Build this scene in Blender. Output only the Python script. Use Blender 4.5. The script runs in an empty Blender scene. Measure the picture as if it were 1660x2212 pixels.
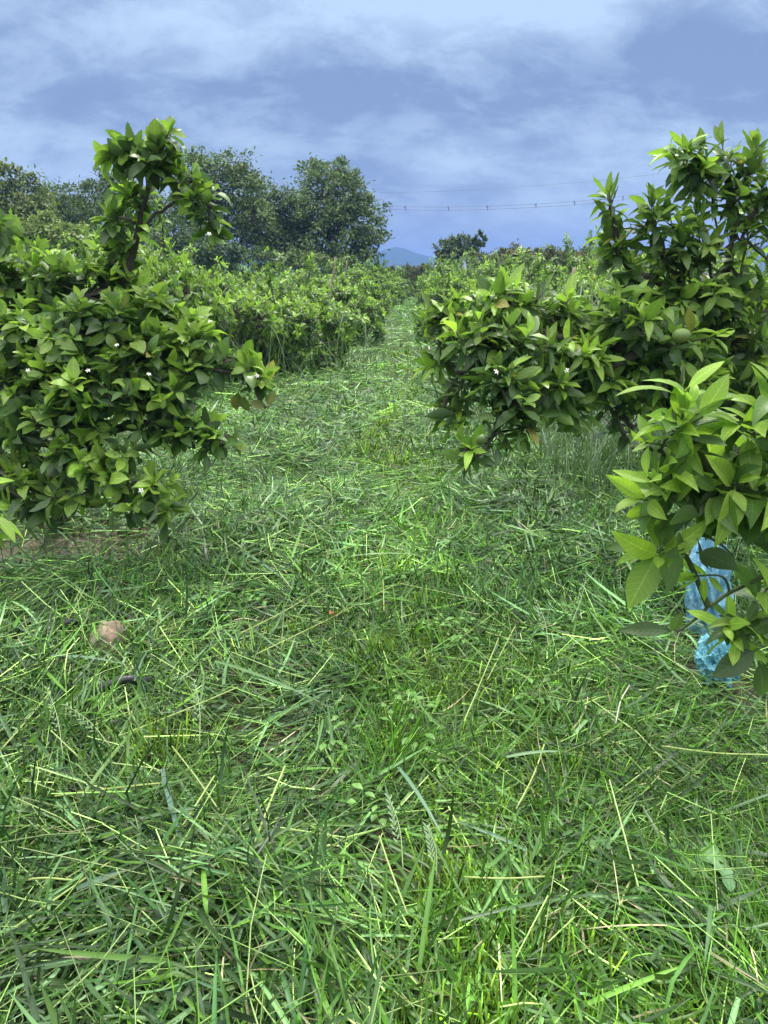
import bpy, math, random
import numpy as np
from math import radians as R

sc = bpy.context.scene
COL = sc.collection
rng = np.random.default_rng(11)

# ------------------------------------------------------------------ camera
CAM_H, PITCH, LENS = 1.5, R(18.06), 26.0
cam_d = bpy.data.cameras.new('camera')
cam = bpy.data.objects.new('camera', cam_d)
COL.objects.link(cam)
cam.location = (0, 0, CAM_H)
cam.rotation_euler = (R(90) - PITCH, 0, 0)
cam_d.lens, cam_d.sensor_width, cam_d.sensor_fit = LENS, 36.0, 'AUTO'
cam_d.clip_start, cam_d.clip_end = 0.05, 6000
sc.camera = cam

# ------------------------------------------------------------------ pixel helpers (1660 x 2212 view of the photo)
cp, sp = math.cos(PITCH), math.sin(PITCH)
def ray(px, py):
    a = (px - 830) / 830 * (13.5 / LENS)
    b = (1106 - py) / 1106 * (18.0 / LENS)
    return np.array([a, cp + b * sp, -sp + b * cp])
def at(px, py, Y):
    r = ray(px, py)
    return np.array([0, 0, CAM_H]) + r * (Y / r[1])
def gpt(px, py):
    r = ray(px, py)
    p = np.array([0, 0, CAM_H]) + r * (CAM_H / -r[2])
    p[2] = gh(p[0], p[1])
    return p
def pxm(px, Y):                       # pixels to metres at distance Y
    return px * Y * 0.000626

# ------------------------------------------------------------------ world (overcast sky)
SUN_EL, SUN_AZ = R(63), math.atan2(0.18, 0.8)      # azimuth measured from +Y towards +X
w = bpy.data.worlds.new('World')
sc.world = w
w.use_nodes = True
nt = w.node_tree
nt.nodes.clear()
def nd(t, **k):
    n = nt.nodes.new(t)
    for a, b in k.items():
        setattr(n, a, b)
    return n
def lk(a, b):
    nt.links.new(a, b)
def wmath(op, a, b=None, c=None, clamp=False):
    n = nd('ShaderNodeMath', operation=op, use_clamp=clamp)
    for i, v in enumerate((a, b, c)):
        if v is None:
            continue
        if isinstance(v, (int, float)):
            n.inputs[i].default_value = v
        else:
            lk(v, n.inputs[i])
    return n.outputs[0]
def wmix(fac, a, b):
    n = nd('ShaderNodeMix', data_type='RGBA')
    for s, v in ((0, fac), (6, a), (7, b)):
        if isinstance(v, tuple):
            n.inputs[s].default_value = (*v, 1)
        elif isinstance(v, (int, float)):
            n.inputs[s].default_value = v
        else:
            lk(v, n.inputs[s])
    return n.outputs[2]
def wramp(x, lo, hi):
    n = nd('ShaderNodeMapRange', interpolation_type='SMOOTHSTEP')
    lk(x, n.inputs[0])
    n.inputs[1].default_value, n.inputs[2].default_value = lo, hi
    return n.outputs[0]
tc = nd('ShaderNodeTexCoord')
sep = nd('ShaderNodeSeparateXYZ')
lk(tc.outputs['Generated'], sep.inputs[0])
zz = wmath('ADD', wmath('MAXIMUM', sep.outputs[2], 0.0), 0.42)
comb = nd('ShaderNodeCombineXYZ')
lk(wmath('DIVIDE', sep.outputs[0], zz), comb.inputs[0])
lk(wmath('DIVIDE', sep.outputs[1], zz), comb.inputs[1])
comb.inputs[2].default_value = 3.7
def cloud_noise(scale, detail, rough, dist, off):
    mp = nd('ShaderNodeMapping')
    lk(comb.outputs[0], mp.inputs[0])
    mp.inputs['Location'].default_value = off
    mp.inputs['Rotation'].default_value = (0, 0, R(-14))
    mp.inputs['Scale'].default_value = (0.75, 1.0, 1)
    n = nd('ShaderNodeTexNoise')
    lk(mp.outputs[0], n.inputs['Vector'])
    n.inputs['Scale'].default_value = scale
    n.inputs['Detail'].default_value = detail
    n.inputs['Roughness'].default_value = rough
    n.inputs['Distortion'].default_value = dist
    return n.outputs[0]
n1 = cloud_noise(2.2, 10, 0.52, 0.3, (2.1, 0.6, 0))
n2 = cloud_noise(6.5, 12, 0.66, 0.25, (5.2, 1.3, 0))
m1 = wramp(n1, 0.35, 0.65)
m2 = wramp(n2, 0.38, 0.62)
def cloud_bank(px, py, a, b, amp):
    """a heavier (or thinner) part of the cloud deck"""
    d = ray(px, py); d = d / np.linalg.norm(d)
    u0, v0 = d[0] / (d[2] + .42), d[1] / (d[2] + .42)
    s2 = nd('ShaderNodeSeparateXYZ'); lk(comb.outputs[0], s2.inputs[0])
    du = wmath('MULTIPLY', wmath('SUBTRACT', s2.outputs[0], float(u0)), 1 / a)
    dv = wmath('MULTIPLY', wmath('SUBTRACT', s2.outputs[1], float(v0)), 1 / b)
    r2 = wmath('ADD', wmath('MULTIPLY', du, du), wmath('MULTIPLY', dv, dv))
    return wmath('MULTIPLY', wmath('POWER', 2.718, wmath('MULTIPLY', r2, -1.0)), amp)
mask = wmath('ADD', wmath('MULTIPLY', m1, 0.56), wmath('MULTIPLY', m2, 0.50))
for bk in ((1150, 190, .34, .13, -.60), (1560, 130, .19, .12, -.52), (330, 300, .28, .13, -.20), (940, 10, .38, .10, .55), (1640, 5, .09, .08, .50), (1000, 305, .15, .08, .26), (1520, 285, .16, .08, .28), (250, 60, .27, .14, .22), (850, 520, .4, .18, .16)):
    mask = wmath('ADD', mask, cloud_bank(*bk))
mask = wmath('ADD', mask, -0.06, clamp=True)
# the cloud deck thins out upwards; near the horizon it is an even grey-blue
body = wmix(mask, (0.078, 0.116, 0.205), (0.212, 0.280, 0.365))
low = wramp(sep.outputs[2], 0.16, 0.0)
body = wmix(wmath('MULTIPLY', low, 0.45), body, (0.118, 0.165, 0.285))
over = wramp(sep.outputs[2], 0.32, 0.75)
body = wmix(over, body, (1.36, 1.43, 1.40))
sky = nd('ShaderNodeTexSky', sky_type='NISHITA')
sky.sun_disc = False
sky.sun_elevation, sky.sun_rotation = SUN_EL, SUN_AZ
sc_ = nd('ShaderNodeVectorMath', operation='SCALE')
lk(body, sc_.inputs[0])
sc_.inputs['Scale'].default_value = 10.0
final = wmix(0.94, sky.outputs[0], sc_.outputs[0])
bg = nd('ShaderNodeBackground')
bg.inputs[1].default_value = 0.1
lk(final, bg.inputs[0])
out = nd('ShaderNodeOutputWorld')
lk(bg.outputs[0], out.inputs[0])

# ------------------------------------------------------------------ sun
sun_d = bpy.data.lights.new('sun', 'SUN')
sun_d.energy, sun_d.angle, sun_d.color = 1.5, R(10), (1, 0.97, 0.90)
sun = bpy.data.objects.new('sun', sun_d)
COL.objects.link(sun)
sun.rotation_euler = (R(90) - SUN_EL, 0, -SUN_AZ + math.pi)
sun.location = (0, 0, 30)

sc.view_settings.view_transform = 'Standard'
sc.view_settings.look = 'None'
sc.view_settings.exposure = 1.42
sc.view_settings.gamma = 1.0
sc.view_settings.use_curve_mapping = False
sc.cycles.max_bounces = 6
sc.cycles.diffuse_bounces = 3
sc.cycles.glossy_bounces = 2
sc.cycles.transmission_bounces = 3
sc.cycles.volume_bounces = 0
sc.cycles.use_denoising = True

# ------------------------------------------------------------------ noise
def vnoise(x, y, seed=0):
    x = np.asarray(x, float); y = np.asarray(y, float)
    xi, yi = np.floor(x), np.floor(y)
    fx, fy = x - xi, y - yi
    fx, fy = fx * fx * (3 - 2 * fx), fy * fy * (3 - 2 * fy)
    def h(i, j):
        v = np.sin(i * 127.1 + j * 311.7 + seed * 74.7) * 43758.5453
        return v - np.floor(v)
    a = h(xi, yi) * (1 - fx) + h(xi + 1, yi) * fx
    b = h(xi, yi + 1) * (1 - fx) + h(xi + 1, yi + 1) * fx
    return a * (1 - fy) + b * fy
def gh(x, y):
    return 0.06 * (vnoise(np.asarray(x) * .7, np.asarray(y) * .7, 1) - .5) + 0.10 * (vnoise(np.asarray(x) * .17, np.asarray(y) * .17, 2) - .5)
def nrm(v):
    return v / np.maximum(np.linalg.norm(v, axis=-1, keepdims=True), 1e-9)

# ------------------------------------------------------------------ meshes
def build(name, chunks, mat, parent=None, smooth=True):
    """chunks: (V, Q, col, across) arrays of quads, linked as one mesh object"""
    Vs, Qs, Cs, As, o = [], [], [], [], 0
    for V, Q, c, a in chunks:
        V = V.reshape(-1, 3)
        Vs.append(V); Qs.append(Q.reshape(-1, 4) + o); o += len(V)
        c = np.broadcast_to(c, (len(V), 3)) if np.ndim(c) < 2 else np.asarray(c).reshape(len(V), np.shape(c)[-1])
        Cs.append(c if c.shape[1] == 4 else np.concatenate([c, np.ones((len(c), 1))], 1))
        As.append(np.zeros(len(V)) if a is None else a.reshape(-1))
    V = np.concatenate(Vs).astype(np.float32)
    Q = np.concatenate(Qs).astype(np.int32)
    C = np.concatenate(Cs); A = np.concatenate(As).astype(np.float32)
    me = bpy.data.meshes.new(name)
    me.vertices.add(len(V)); me.vertices.foreach_set('co', V.ravel())
    me.loops.add(Q.size); me.loops.foreach_set('vertex_index', Q.ravel())
    me.polygons.add(len(Q))
    me.polygons.foreach_set('loop_start', np.arange(0, Q.size, 4, dtype=np.int32))
    me.polygons.foreach_set('use_smooth', np.full(len(Q), smooth))
    at_ = me.attributes.new('col', 'FLOAT_COLOR', 'POINT')
    at_.data.foreach_set('color', C.astype(np.float32).ravel())
    aa = me.attributes.new('across', 'FLOAT', 'POINT')
    aa.data.foreach_set('value', A)
    me.update(calc_edges=True)
    me.materials.append(mat)
    ob = bpy.data.objects.new(name, me)
    COL.objects.link(ob)
    if parent:
        ob.parent = parent
    return ob
def tag(o, label=None, cat=None, group=None, kind=None):
    for k, v in (('label', label), ('category', cat), ('group', group), ('kind', kind)):
        if v:
            o[k] = v
    return o
def thing(name, label, cat, loc=(0, 0, 0), group=None, rz=0):
    o = bpy.data.objects.new(name, None)
    COL.objects.link(o)
    o.location = loc
    o.rotation_euler = (0, 0, rz)
    o.empty_display_size = .2
    return tag(o, label, cat, group)
def dup(root, loc, rz, scale, label, group=None):
    r = root.copy(); COL.objects.link(r)
    r.location, r.rotation_euler, r.scale = loc, (0, 0, rz), scale
    r['label'] = label
    if group:
        r['group'] = group
    for ch in list(root.children):
        c = ch.copy(); COL.objects.link(c); c.parent = r
    return r
def grid_q(r, c, n=1, wrap=False):
    cc = c if wrap else c - 1
    i, j = np.meshgrid(np.arange(r - 1), np.arange(cc), indexing='ij')
    j2 = (j + 1) % c
    q = np.stack([i * c + j, (i + 1) * c + j, (i + 1) * c + j2, i * c + j2], -1).reshape(-1, 4)
    return (q[None] + (np.arange(n) * r * c)[:, None, None]).reshape(-1, 4)

LT = {'hi': (np.array([0, .05, .11, .2, .32, .45, .58, .7, .82, .92, 1.]), np.array([.05, .06, .08, .52, .86, 1, .98, .84, .56, .26, .0])),
      'mid': (np.array([0, .09, .25, .48, .72, .9, 1.]), np.array([.05, .08, .68, 1, .8, .36, .0])),
      'lo': (np.array([0, .2, .5, .8, 1.]), np.array([.05, .5, 1, .62, .0])),
      'far': (np.array([0, .5, 1.]), np.array([.15, 1, .05])),
      'blade': (np.array([0, .2, .45, .7, .9, 1.]), np.array([.75, 1, .95, .72, .35, .03])),
      'blade3': (np.array([0, .35, .7, 1.]), np.array([.8, 1, .75, .05])),
      'cut': (np.array([0, .3, .65, 1.]), np.array([.9, 1, 1, .8])),
      'petal': (np.array([0, .3, .6, .85, 1.]), np.array([.4, .9, 1, .7, .1]))}
def leaves(P, D, N, L, W, curl, fold, col, prof='mid', cols=3, wave=0., kink=None):
    ts, ws = LT[prof]
    n, r = len(P), len(ts)
    D = nrm(D); N = nrm(N - D * np.sum(N * D, -1, keepdims=True)); B = np.cross(N, D)
    t = ts[None]
    c = np.broadcast_to(curl, n)[:, None]
    x = t * (1 - c * c * t * t / 6); z = -c * t * t / 2
    if kink is not None:                                      # a fold across the blade
        kt, ka = kink[0][:, None], kink[1][:, None]
        over = np.maximum(t - kt, 0)
        z = z + over * np.sin(ka); x = x - over * (1 - np.cos(ka))
    s = np.linspace(-1, 1, cols)
    half = ws[None] * np.broadcast_to(W, n)[:, None] / 2
    f = np.broadcast_to(fold, n)[:, None, None]
    y = half[:, :, None] * s * np.cos(f)
    L = np.broadcast_to(L, n)
    h = (z * L[:, None])[:, :, None] + half[:, :, None] * np.abs(s) * np.sin(f)
    if wave:
        ph = rng.uniform(0, 6.28, (n, 1, 1))
        sg = np.where(s >= 0, 1., -1.)
        h = h + wave * np.broadcast_to(W, n)[:, None, None] * np.abs(s) * np.sin(t[:, :, None] * 13 + ph + sg * 1.1)
    V = P[:, None, None] + D[:, None, None] * (x * L[:, None])[:, :, None, None] + B[:, None, None] * y[..., None] + N[:, None, None] * h[..., None]
    C = np.broadcast_to(np.asarray(col).reshape(-1, 1, 1, 3), V.shape)
    A = np.broadcast_to(s[None, None], V.shape[:3])
    T = np.broadcast_to(ts[None, :, None, None], V.shape[:3] + (1,))     # place along the leaf, in alpha
    return V, grid_q(r, cols, n), np.concatenate([C, T], -1).reshape(-1, 4), A
def tubes(P, rad, sides=5, col=(.1, .08, .05)):
    """P (N,K,3) centre lines, rad (N,K)"""
    P = np.asarray(P, float); rad = np.asarray(rad, float)
    if P.ndim == 2:
        P, rad = P[None], rad[None]
    T = nrm(np.gradient(P, axis=1))
    ref = np.where(np.abs(T[:, :1, 2:3]) > .9, np.array([1., 0, 0]), np.array([0, 0, 1.]))
    U = nrm(np.cross(np.broadcast_to(ref, T.shape), T)); W_ = np.cross(T, U)
    a = np.arange(sides) / sides * 2 * np.pi
    V = P[:, :, None] + rad[:, :, None, None] * (U[:, :, None] * np.cos(a)[:, None] + W_[:, :, None] * np.sin(a)[:, None])
    c = np.asarray(col)
    C = np.broadcast_to(c.reshape(-1, 1, 1, 3) if c.ndim > 1 else c, V.shape)
    return V, grid_q(P.shape[1], sides, len(P), True), C.reshape(-1, 3), None
def smooth_line(pts, k=14):
    """Catmull-Rom through the points"""
    p = np.asarray(pts, float)
    p = np.concatenate([2 * p[:1] - p[1:2], p, 2 * p[-1:] - p[-2:-1]])
    n = len(p) - 3
    o = []
    for u in np.linspace(0, n - 1e-6, k):
        i = int(u); t = u - i
        a, b, c, d = p[i:i + 4]
        o.append(.5 * (2 * b + (c - a) * t + (2 * a - 5 * b + 4 * c - d) * t * t + (3 * b - a - 3 * c + d) * t ** 3))
    return np.array(o)
def taper(r0, r1, k, e=1.0):
    return r0 + (r1 - r0) * np.linspace(0, 1, k) ** e
def capped(P, r):
    P = np.concatenate([P[:1], P, P[-1:]]); P[0] += (P[1] - P[2]) * .01; P[-1] += (P[-2] - P[-3]) * .01
    return P, np.concatenate([[1e-4], r, [1e-4]])
def lathe(prof, sides=16):
    prof = np.asarray(prof, float)
    a = np.arange(sides) / sides * 2 * np.pi
    V = np.stack([prof[:, 0:1] * np.cos(a), prof[:, 0:1] * np.sin(a), np.broadcast_to(prof[:, 1:2], (len(prof), sides))], -1)
    return V, grid_q(len(prof), sides, 1, True)[:, ::-1]

# ------------------------------------------------------------------ materials
class Mat:
    def __init__(s, name):
        s.m = bpy.data.materials.new(name); s.m.use_nodes = True
        s.t = s.m.node_tree; s.t.nodes.clear()
        s.o = s.n('ShaderNodeOutputMaterial')
    def n(s, t, **k):
        x = s.t.nodes.new(t)
        for a, b in k.items():
            setattr(x, a, b)
        return x
    def set(s, sock, v):
        if isinstance(v, bpy.types.NodeSocket):
            s.t.links.new(v, sock)
        elif isinstance(v, tuple) and len(v) == 3 and sock.type == 'RGBA':
            sock.default_value = (*v, 1)
        else:
            sock.default_value = v
    def math(s, op, a, b=0., clamp=False):
        x = s.n('ShaderNodeMath', operation=op, use_clamp=clamp)
        s.set(x.inputs[0], a); s.set(x.inputs[1], b)
        return x.outputs[0]
    def mix(s, f, a, b, blend='MIX'):
        x = s.n('ShaderNodeMix', data_type='RGBA', blend_type=blend)
        s.set(x.inputs[0], f); s.set(x.inputs[6], a); s.set(x.inputs[7], b)
        return x.outputs[2]
    def noise(s, scale, detail=4, rough=.55, vec=None, stretch=None):
        x = s.n('ShaderNodeTexNoise')
        x.inputs['Scale'].default_value = scale; x.inputs['Detail'].default_value = detail; x.inputs['Roughness'].default_value = rough
        v = vec or s.n('ShaderNodeTexCoord').outputs['Object']
        if stretch:
            mp = s.n('ShaderNodeMapping'); s.set(mp.inputs[0], v); mp.inputs['Scale'].default_value = stretch; v = mp.outputs[0]
        s.set(x.inputs['Vector'], v)
        return x.outputs[0]
    def ramp(s, x, lo, hi, a=0., b=1.):
        r = s.n('ShaderNodeMapRange', interpolation_type='SMOOTHSTEP')
        s.set(r.inputs[0], x)
        for i, v in enumerate((lo, hi, a, b)):
            r.inputs[i + 1].default_value = v
        return r.outputs[0]
    def attr(s, name, out='Color'):
        return s.n('ShaderNodeAttribute', attribute_name=name).outputs[out]
    def principled(s, col, rough=.6, spec=.5, metal=0., bump=None, bs=.3, bd=.01):
        p = s.n('ShaderNodeBsdfPrincipled')
        s.set(p.inputs['Base Color'], col); s.set(p.inputs['Roughness'], rough)
        p.inputs['Specular IOR Level'].default_value = spec; p.inputs['Metallic'].default_value = metal
        if bump is not None:
            b = s.n('ShaderNodeBump'); b.inputs['Strength'].default_value = bs; b.inputs['Distance'].default_value = bd
            s.set(b.inputs['Height'], bump); s.t.links.new(b.outputs[0], p.inputs['Normal'])
        return p.outputs[0]
    def done(s, sh):
        s.t.links.new(sh, s.o.inputs[0]); return s.m
def leaf_mat(name, trans=.35, rough=.38, spec=.5, rib=True, pale=.25, var=40, veins=False):
    m = Mat(name)
    bump = None
    c = m.attr('col')
    nz = m.noise(var, 3)
    c = m.mix(1., c, m.mix(nz, (.72, .74, .66), (1.28, 1.26, 1.3)), 'MULTIPLY')
    if rib:
        ac = m.math('ABSOLUTE', m.attr('across', 'Fac'))
        c = m.mix(m.ramp(ac, .10, .02, 0., .45), c, m.mix(1., c, (2.0, 1.8, 1.9), 'MULTIPLY'))
        if veins:                                            # side veins run forward from the midrib
            ph = m.math('MULTIPLY', m.math('SUBTRACT', m.attr('col', 'Alpha'), m.math('MULTIPLY', ac, .16)), 62.)
            vn = m.ramp(m.math('SINE', ph), .72, 1.)
            c = m.mix(m.math('MULTIPLY', vn, .28), c, m.mix(1., c, (1.7, 1.6, 1.5), 'MULTIPLY'))
            bump = m.math('SUBTRACT', m.math('MULTIPLY', nz, .5), vn)
    if pale:
        geo = m.n('ShaderNodeNewGeometry')
        c = m.mix(m.math('MULTIPLY', geo.outputs['Backfacing'], pale), c, (.17, .22, .14))
    p = m.principled(c, m.ramp(nz, .3, .7, rough - .07, rough + .1), spec, bump=bump, bs=.35, bd=.0012)
    t = m.n('ShaderNodeBsdfTranslucent')
    m.set(t.inputs[0], m.mix(1., c, (1.45, 1.7, .7), 'MULTIPLY'))
    x = m.n('ShaderNodeMixShader'); x.inputs[0].default_value = trans
    m.t.links.new(p, x.inputs[1]); m.t.links.new(t.outputs[0], x.inputs[2])
    return m.done(x.outputs[0])
LEAF = leaf_mat('citrus leaf', veins=True)
LEAF_NEAR = leaf_mat('young citrus leaf', trans=.44, rough=.42, spec=.4, pale=.2, var=28, veins=True)
LEAF_FAR = leaf_mat('tree leaf', trans=.22, rough=.6, spec=.3, rib=False, pale=.1, var=3)
GRASS = leaf_mat('grass blade', trans=.2, rough=.42, spec=.34, rib=True, pale=.03, var=9)
def bark_mat(name, a, b, scale=30):
    m = Mat(name)
    n = m.noise(scale, 6, .65, stretch=(1, 1, .35)); n2 = m.noise(scale * .2, 3)
    c = m.mix(n, a, b)
    c = m.mix(m.ramp(n2, .5, .7, 0, .45), c, (.13, .15, .09))
    return m.done(m.principled(c, .85, .25, bump=n, bs=.7, bd=.01))
BARK = bark_mat('bark', (.035, .028, .022), (.12, .10, .08))
TWIG = bark_mat('green twig', (.05, .07, .025), (.10, .13, .05), 60)
PETAL = Mat('petal')
PETAL = PETAL.done(PETAL.principled(PETAL.attr('col'), .55, .3))
def fruit_mat():
    m = Mat('fruit peel')
    n = m.noise(160, 2); n2 = m.noise(14, 4)
    c = m.mix(m.ramp(n2, .55, .75, 0, .5), m.attr('col'), (.22, .15, .06))
    return m.done(m.principled(c, .45, .5, bump=n, bs=.25, bd=.003))
FRUIT = fruit_mat()

# ------------------------------------------------------------------ citrus foliage
YOUNG = np.array([.25, .37, .055]); MIDG = np.array([.125, .225, .040]); OLD = np.array([.052, .10, .026]); YELLOW = np.array([.30, .27, .07])
def rosettes(C, A, L, twig, kmin, kmax, prof='mid', cols=3, young=.5, wide=.5, open_=95, wave=.0, dark=1.0, clustercol=.18, yellow=.006):
    n = len(C)
    A = nrm(A)
    k = rng.integers(kmin, kmax + 1, n)
    idx = np.repeat(np.arange(n), k)
    j = np.concatenate([np.arange(a) for a in k]).astype(float)
    f = j / np.maximum(k[idx] - 1, 1)
    az = j * 2.39996 + rng.uniform(0, 6.28, n)[idx] + rng.normal(0, .25, len(idx))
    th = np.radians(open_ + (26 - open_) * f + rng.normal(0, 15, len(idx)))
    Ai = A[idx]
    ref = np.where(np.abs(Ai[:, 2:3]) > .9, np.array([1., 0, 0]), np.array([0, 0, 1.]))
    U = nrm(np.cross(ref, Ai)); V = np.cross(Ai, U)
    side = U * np.cos(az)[:, None] + V * np.sin(az)[:, None]
    D = Ai * np.cos(th)[:, None] + side * np.sin(th)[:, None]
    D[:, 2] -= .22 * (1 - f)
    D = nrm(D)
    P = C[idx] - Ai * ((1 - f) * twig[idx] if np.ndim(twig) else (1 - f) * twig)[:, None]
    N = Ai * .8 + np.array([0, 0, .55]) + rng.normal(0, .34, P.shape)
    Ln = L * rng.uniform(.6, 1.22, len(idx)) * np.where(f > .86, .7, 1.)
    W = Ln * wide * rng.uniform(.82, 1.15, len(idx))
    cl = rng.uniform(0, 1, n)[idx]
    y = np.clip((f - .25) * 1.1 + (cl - .5) * .9 + (young - .5), 0, 1)[:, None]
    c = OLD * (1 - y) + MIDG * y
    y2 = np.clip(y * 1.9 - 1.0 + (young - .5) * .7, 0, 1)
    c = c * (1 - y2) + YOUNG * y2
    c = c * rng.uniform(.8, 1.2, (len(idx), 1)) * (1 + clustercol * rng.normal(0, 1, n)[idx][:, None]).clip(.6, 1.5) * dark
    sick = rng.uniform(0, 1, len(idx)) < yellow
    c[sick] = YELLOW * rng.uniform(.6, 1.1, (sick.sum(), 1))
    return leaves(P, D, N, Ln, W, rng.normal(.5, .5, len(idx)), rng.normal(.36, .22, len(idx)), c, prof, cols, wave)
def sample_lobes(lobes, dens, lo=.62, up=.35):
    """tips spread through the outer shell of ellipsoids; lobes: (centre, (rx, ry, rz))"""
    Cs, As, Ls = [], [], []
    for i, (c, r) in enumerate(lobes):
        r = np.asarray(r)
        area = 4 * math.pi * (((r[0] * r[1]) ** 1.6 + (r[0] * r[2]) ** 1.6 + (r[1] * r[2]) ** 1.6) / 3) ** (1 / 1.6)
        n = max(3, int(dens * area))
        d = nrm(rng.normal(0, 1, (n, 3)) + np.array([0, 0, .25]))
        u = lo + (1.02 - lo) * rng.uniform(0, 1, n) ** .55
        p = c + d * r * u[:, None]
        keep = np.ones(n, bool)
        for k, (c2, r2) in enumerate(lobes):
            if k != i:
                keep &= np.sum(((p - c2) / np.asarray(r2)) ** 2, 1) > .28
        p, d = p[keep], d[keep]
        Cs.append(p); As.append(nrm(d / (r / r.mean()) + np.array([0, 0, up]) + rng.normal(0, .3, p.shape))); Ls.append(np.full(len(p), i))
    return np.concatenate(Cs), np.concatenate(As), np.concatenate(Ls)
def twigs_to(tips, axes, starts, r0, r1, tw, k=5):
    """one twig per tip, from its start point, ending along the tip's axis"""
    e = tips
    b = tips - axes * tw
    s = starts
    t = np.linspace(0, 1, k)[None, :, None]
    mid = (s + b) / 2 + (b - s) * 0 + np.array([0, 0, .02])
    P = (1 - t) ** 3 * s[:, None] + 3 * (1 - t) ** 2 * t * mid[:, None] + 3 * (1 - t) * t * t * b[:, None] + t ** 3 * e[:, None]
    return P, np.broadcast_to(taper(r0, r1, k), P.shape[:2])
STEMS = []                                                   # shoot stems waiting for their tree
def citrus(root, limbs, lobes, dens, L, prof='mid', twig=.09, kk=(7, 12), cols=3, lobe_r=.007, leaf=None, bark=None, wood2=None, leaf2=None, extra=None, sides=6, young=.5, up=.35, wide=.5, lo=.62, **kw):
    """limbs: (points, r0, r1); builds trunk (all the wood) and crown (all the leaves) under root"""
    o = np.array(root.location)
    wood, lp = [], []
    for pts, r0, r1 in limbs:
        P = smooth_line(pts, 18)
        P[1:-1] += rng.normal(0, .35 * min(r0, .02), P[1:-1].shape)
        lp.append(P)
        P, r = capped(P, taper(r0, r1, 18, .8))
        wood.append(tubes(P - o, r, 9))
    lp = np.concatenate(lp)
    for st_ in STEMS:
        q = lp[np.argmin(np.sum((lp - st_[0]) ** 2, 1))]
        P = smooth_line(np.concatenate([[q], st_]), 14)
        lp = np.concatenate([lp, P])
        P, r = capped(P, taper(lobe_r * .9, lobe_r * .3, 14))
        wood.append(tubes(P - o, r, 6))
    STEMS.clear()
    for c, r in lobes:
        q = lp[np.argmin(np.sum((lp - c) ** 2, 1) + .6 * np.maximum(lp[:, 2] - c[2], 0))]
        P = smooth_line([q, (q + c) / 2 + rng.normal(0, .03, 3) + np.array([0, 0, .03]), c], 8)
        wood.append(tubes(P - o, taper(lobe_r * 1.5, lobe_r * .7, 8), 6))
    C, A, I = sample_lobes(lobes, dens, lo, up)
    lc = np.array([c for c, r in lobes])
    P, r = twigs_to(C, A, lc[I], lobe_r * .6, lobe_r * .22, twig)
    wood.append(tubes(P - o, r, 4))
    if extra is not None:                                    # hand-placed shoots: tip, axis, start
        eC, eA, eS = (np.array([e[i] for e in extra]) for i in range(3))
        eA = nrm(eA)
        P, r = twigs_to(eC, eA, eS, lobe_r * .8, lobe_r * .28, twig, 8)
        wood.append(tubes(P - o, r, 5))
        C, A = np.concatenate([C, eC]), np.concatenate([A, eA])
    tr = build('trunk', wood + (wood2 or []), bark or BARK, root)
    cr = build('crown', [rosettes(C - o, A, L, twig, *kk, prof=prof, cols=cols, young=young, wide=wide, **kw)] + (leaf2 or []), leaf or LEAF, root)
    return C, A
def flower_mesh(name, s=.017):
    ch = []
    a = np.arange(5) / 5 * 6.283
    D = np.stack([np.cos(a), np.sin(a), np.full(5, .35)], -1)
    ch.append(leaves(np.zeros((5, 3)), D, np.tile([0, 0, 1.], (5, 1)), s, s * .42, .9, .25, (.80, .80, .74), 'petal', 3))
    b = np.arange(7) / 7 * 6.283
    P = np.stack([np.zeros((7, 3)), np.stack([np.cos(b) * .18, np.sin(b) * .18, np.full(7, .6)], -1) * s], 1)
    ch.append(tubes(P, np.full((7, 2), s * .07), 4, (.75, .60, .20)))
    o = build(name, ch, PETAL)
    return o
def fruit_obj(root, p, r, col, tilt=(0, 0), squash=1.12):
    t = np.linspace(0, math.pi, 15)
    prof = np.stack([r * np.sin(t) * (1 + .07 * np.cos(t)), -r * squash * np.cos(t)], -1)
    prof[0, 0] = prof[-1, 0] = 1e-4
    V, Q = lathe(prof, 20)
    ob = build('fruit', [(V, Q, col, None)], FRUIT, root)
    ob.location = np.asarray(p) - np.array(root.location)
    ob.rotation_euler = (*tilt, 0)
    return ob
def add_flowers(root, proto, pts, seed):
    r = random.Random(seed)
    for i, p in enumerate(pts):
        f = proto.copy(); COL.objects.link(f); f.parent = root
        f.location = np.asarray(p) - np.array(root.location)
        f.rotation_euler = (r.uniform(.3, 1.3), r.uniform(-.5, .5), r.uniform(-1, 1))
        s = r.uniform(.8, 1.2); f.scale = (s, s, s)

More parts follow.
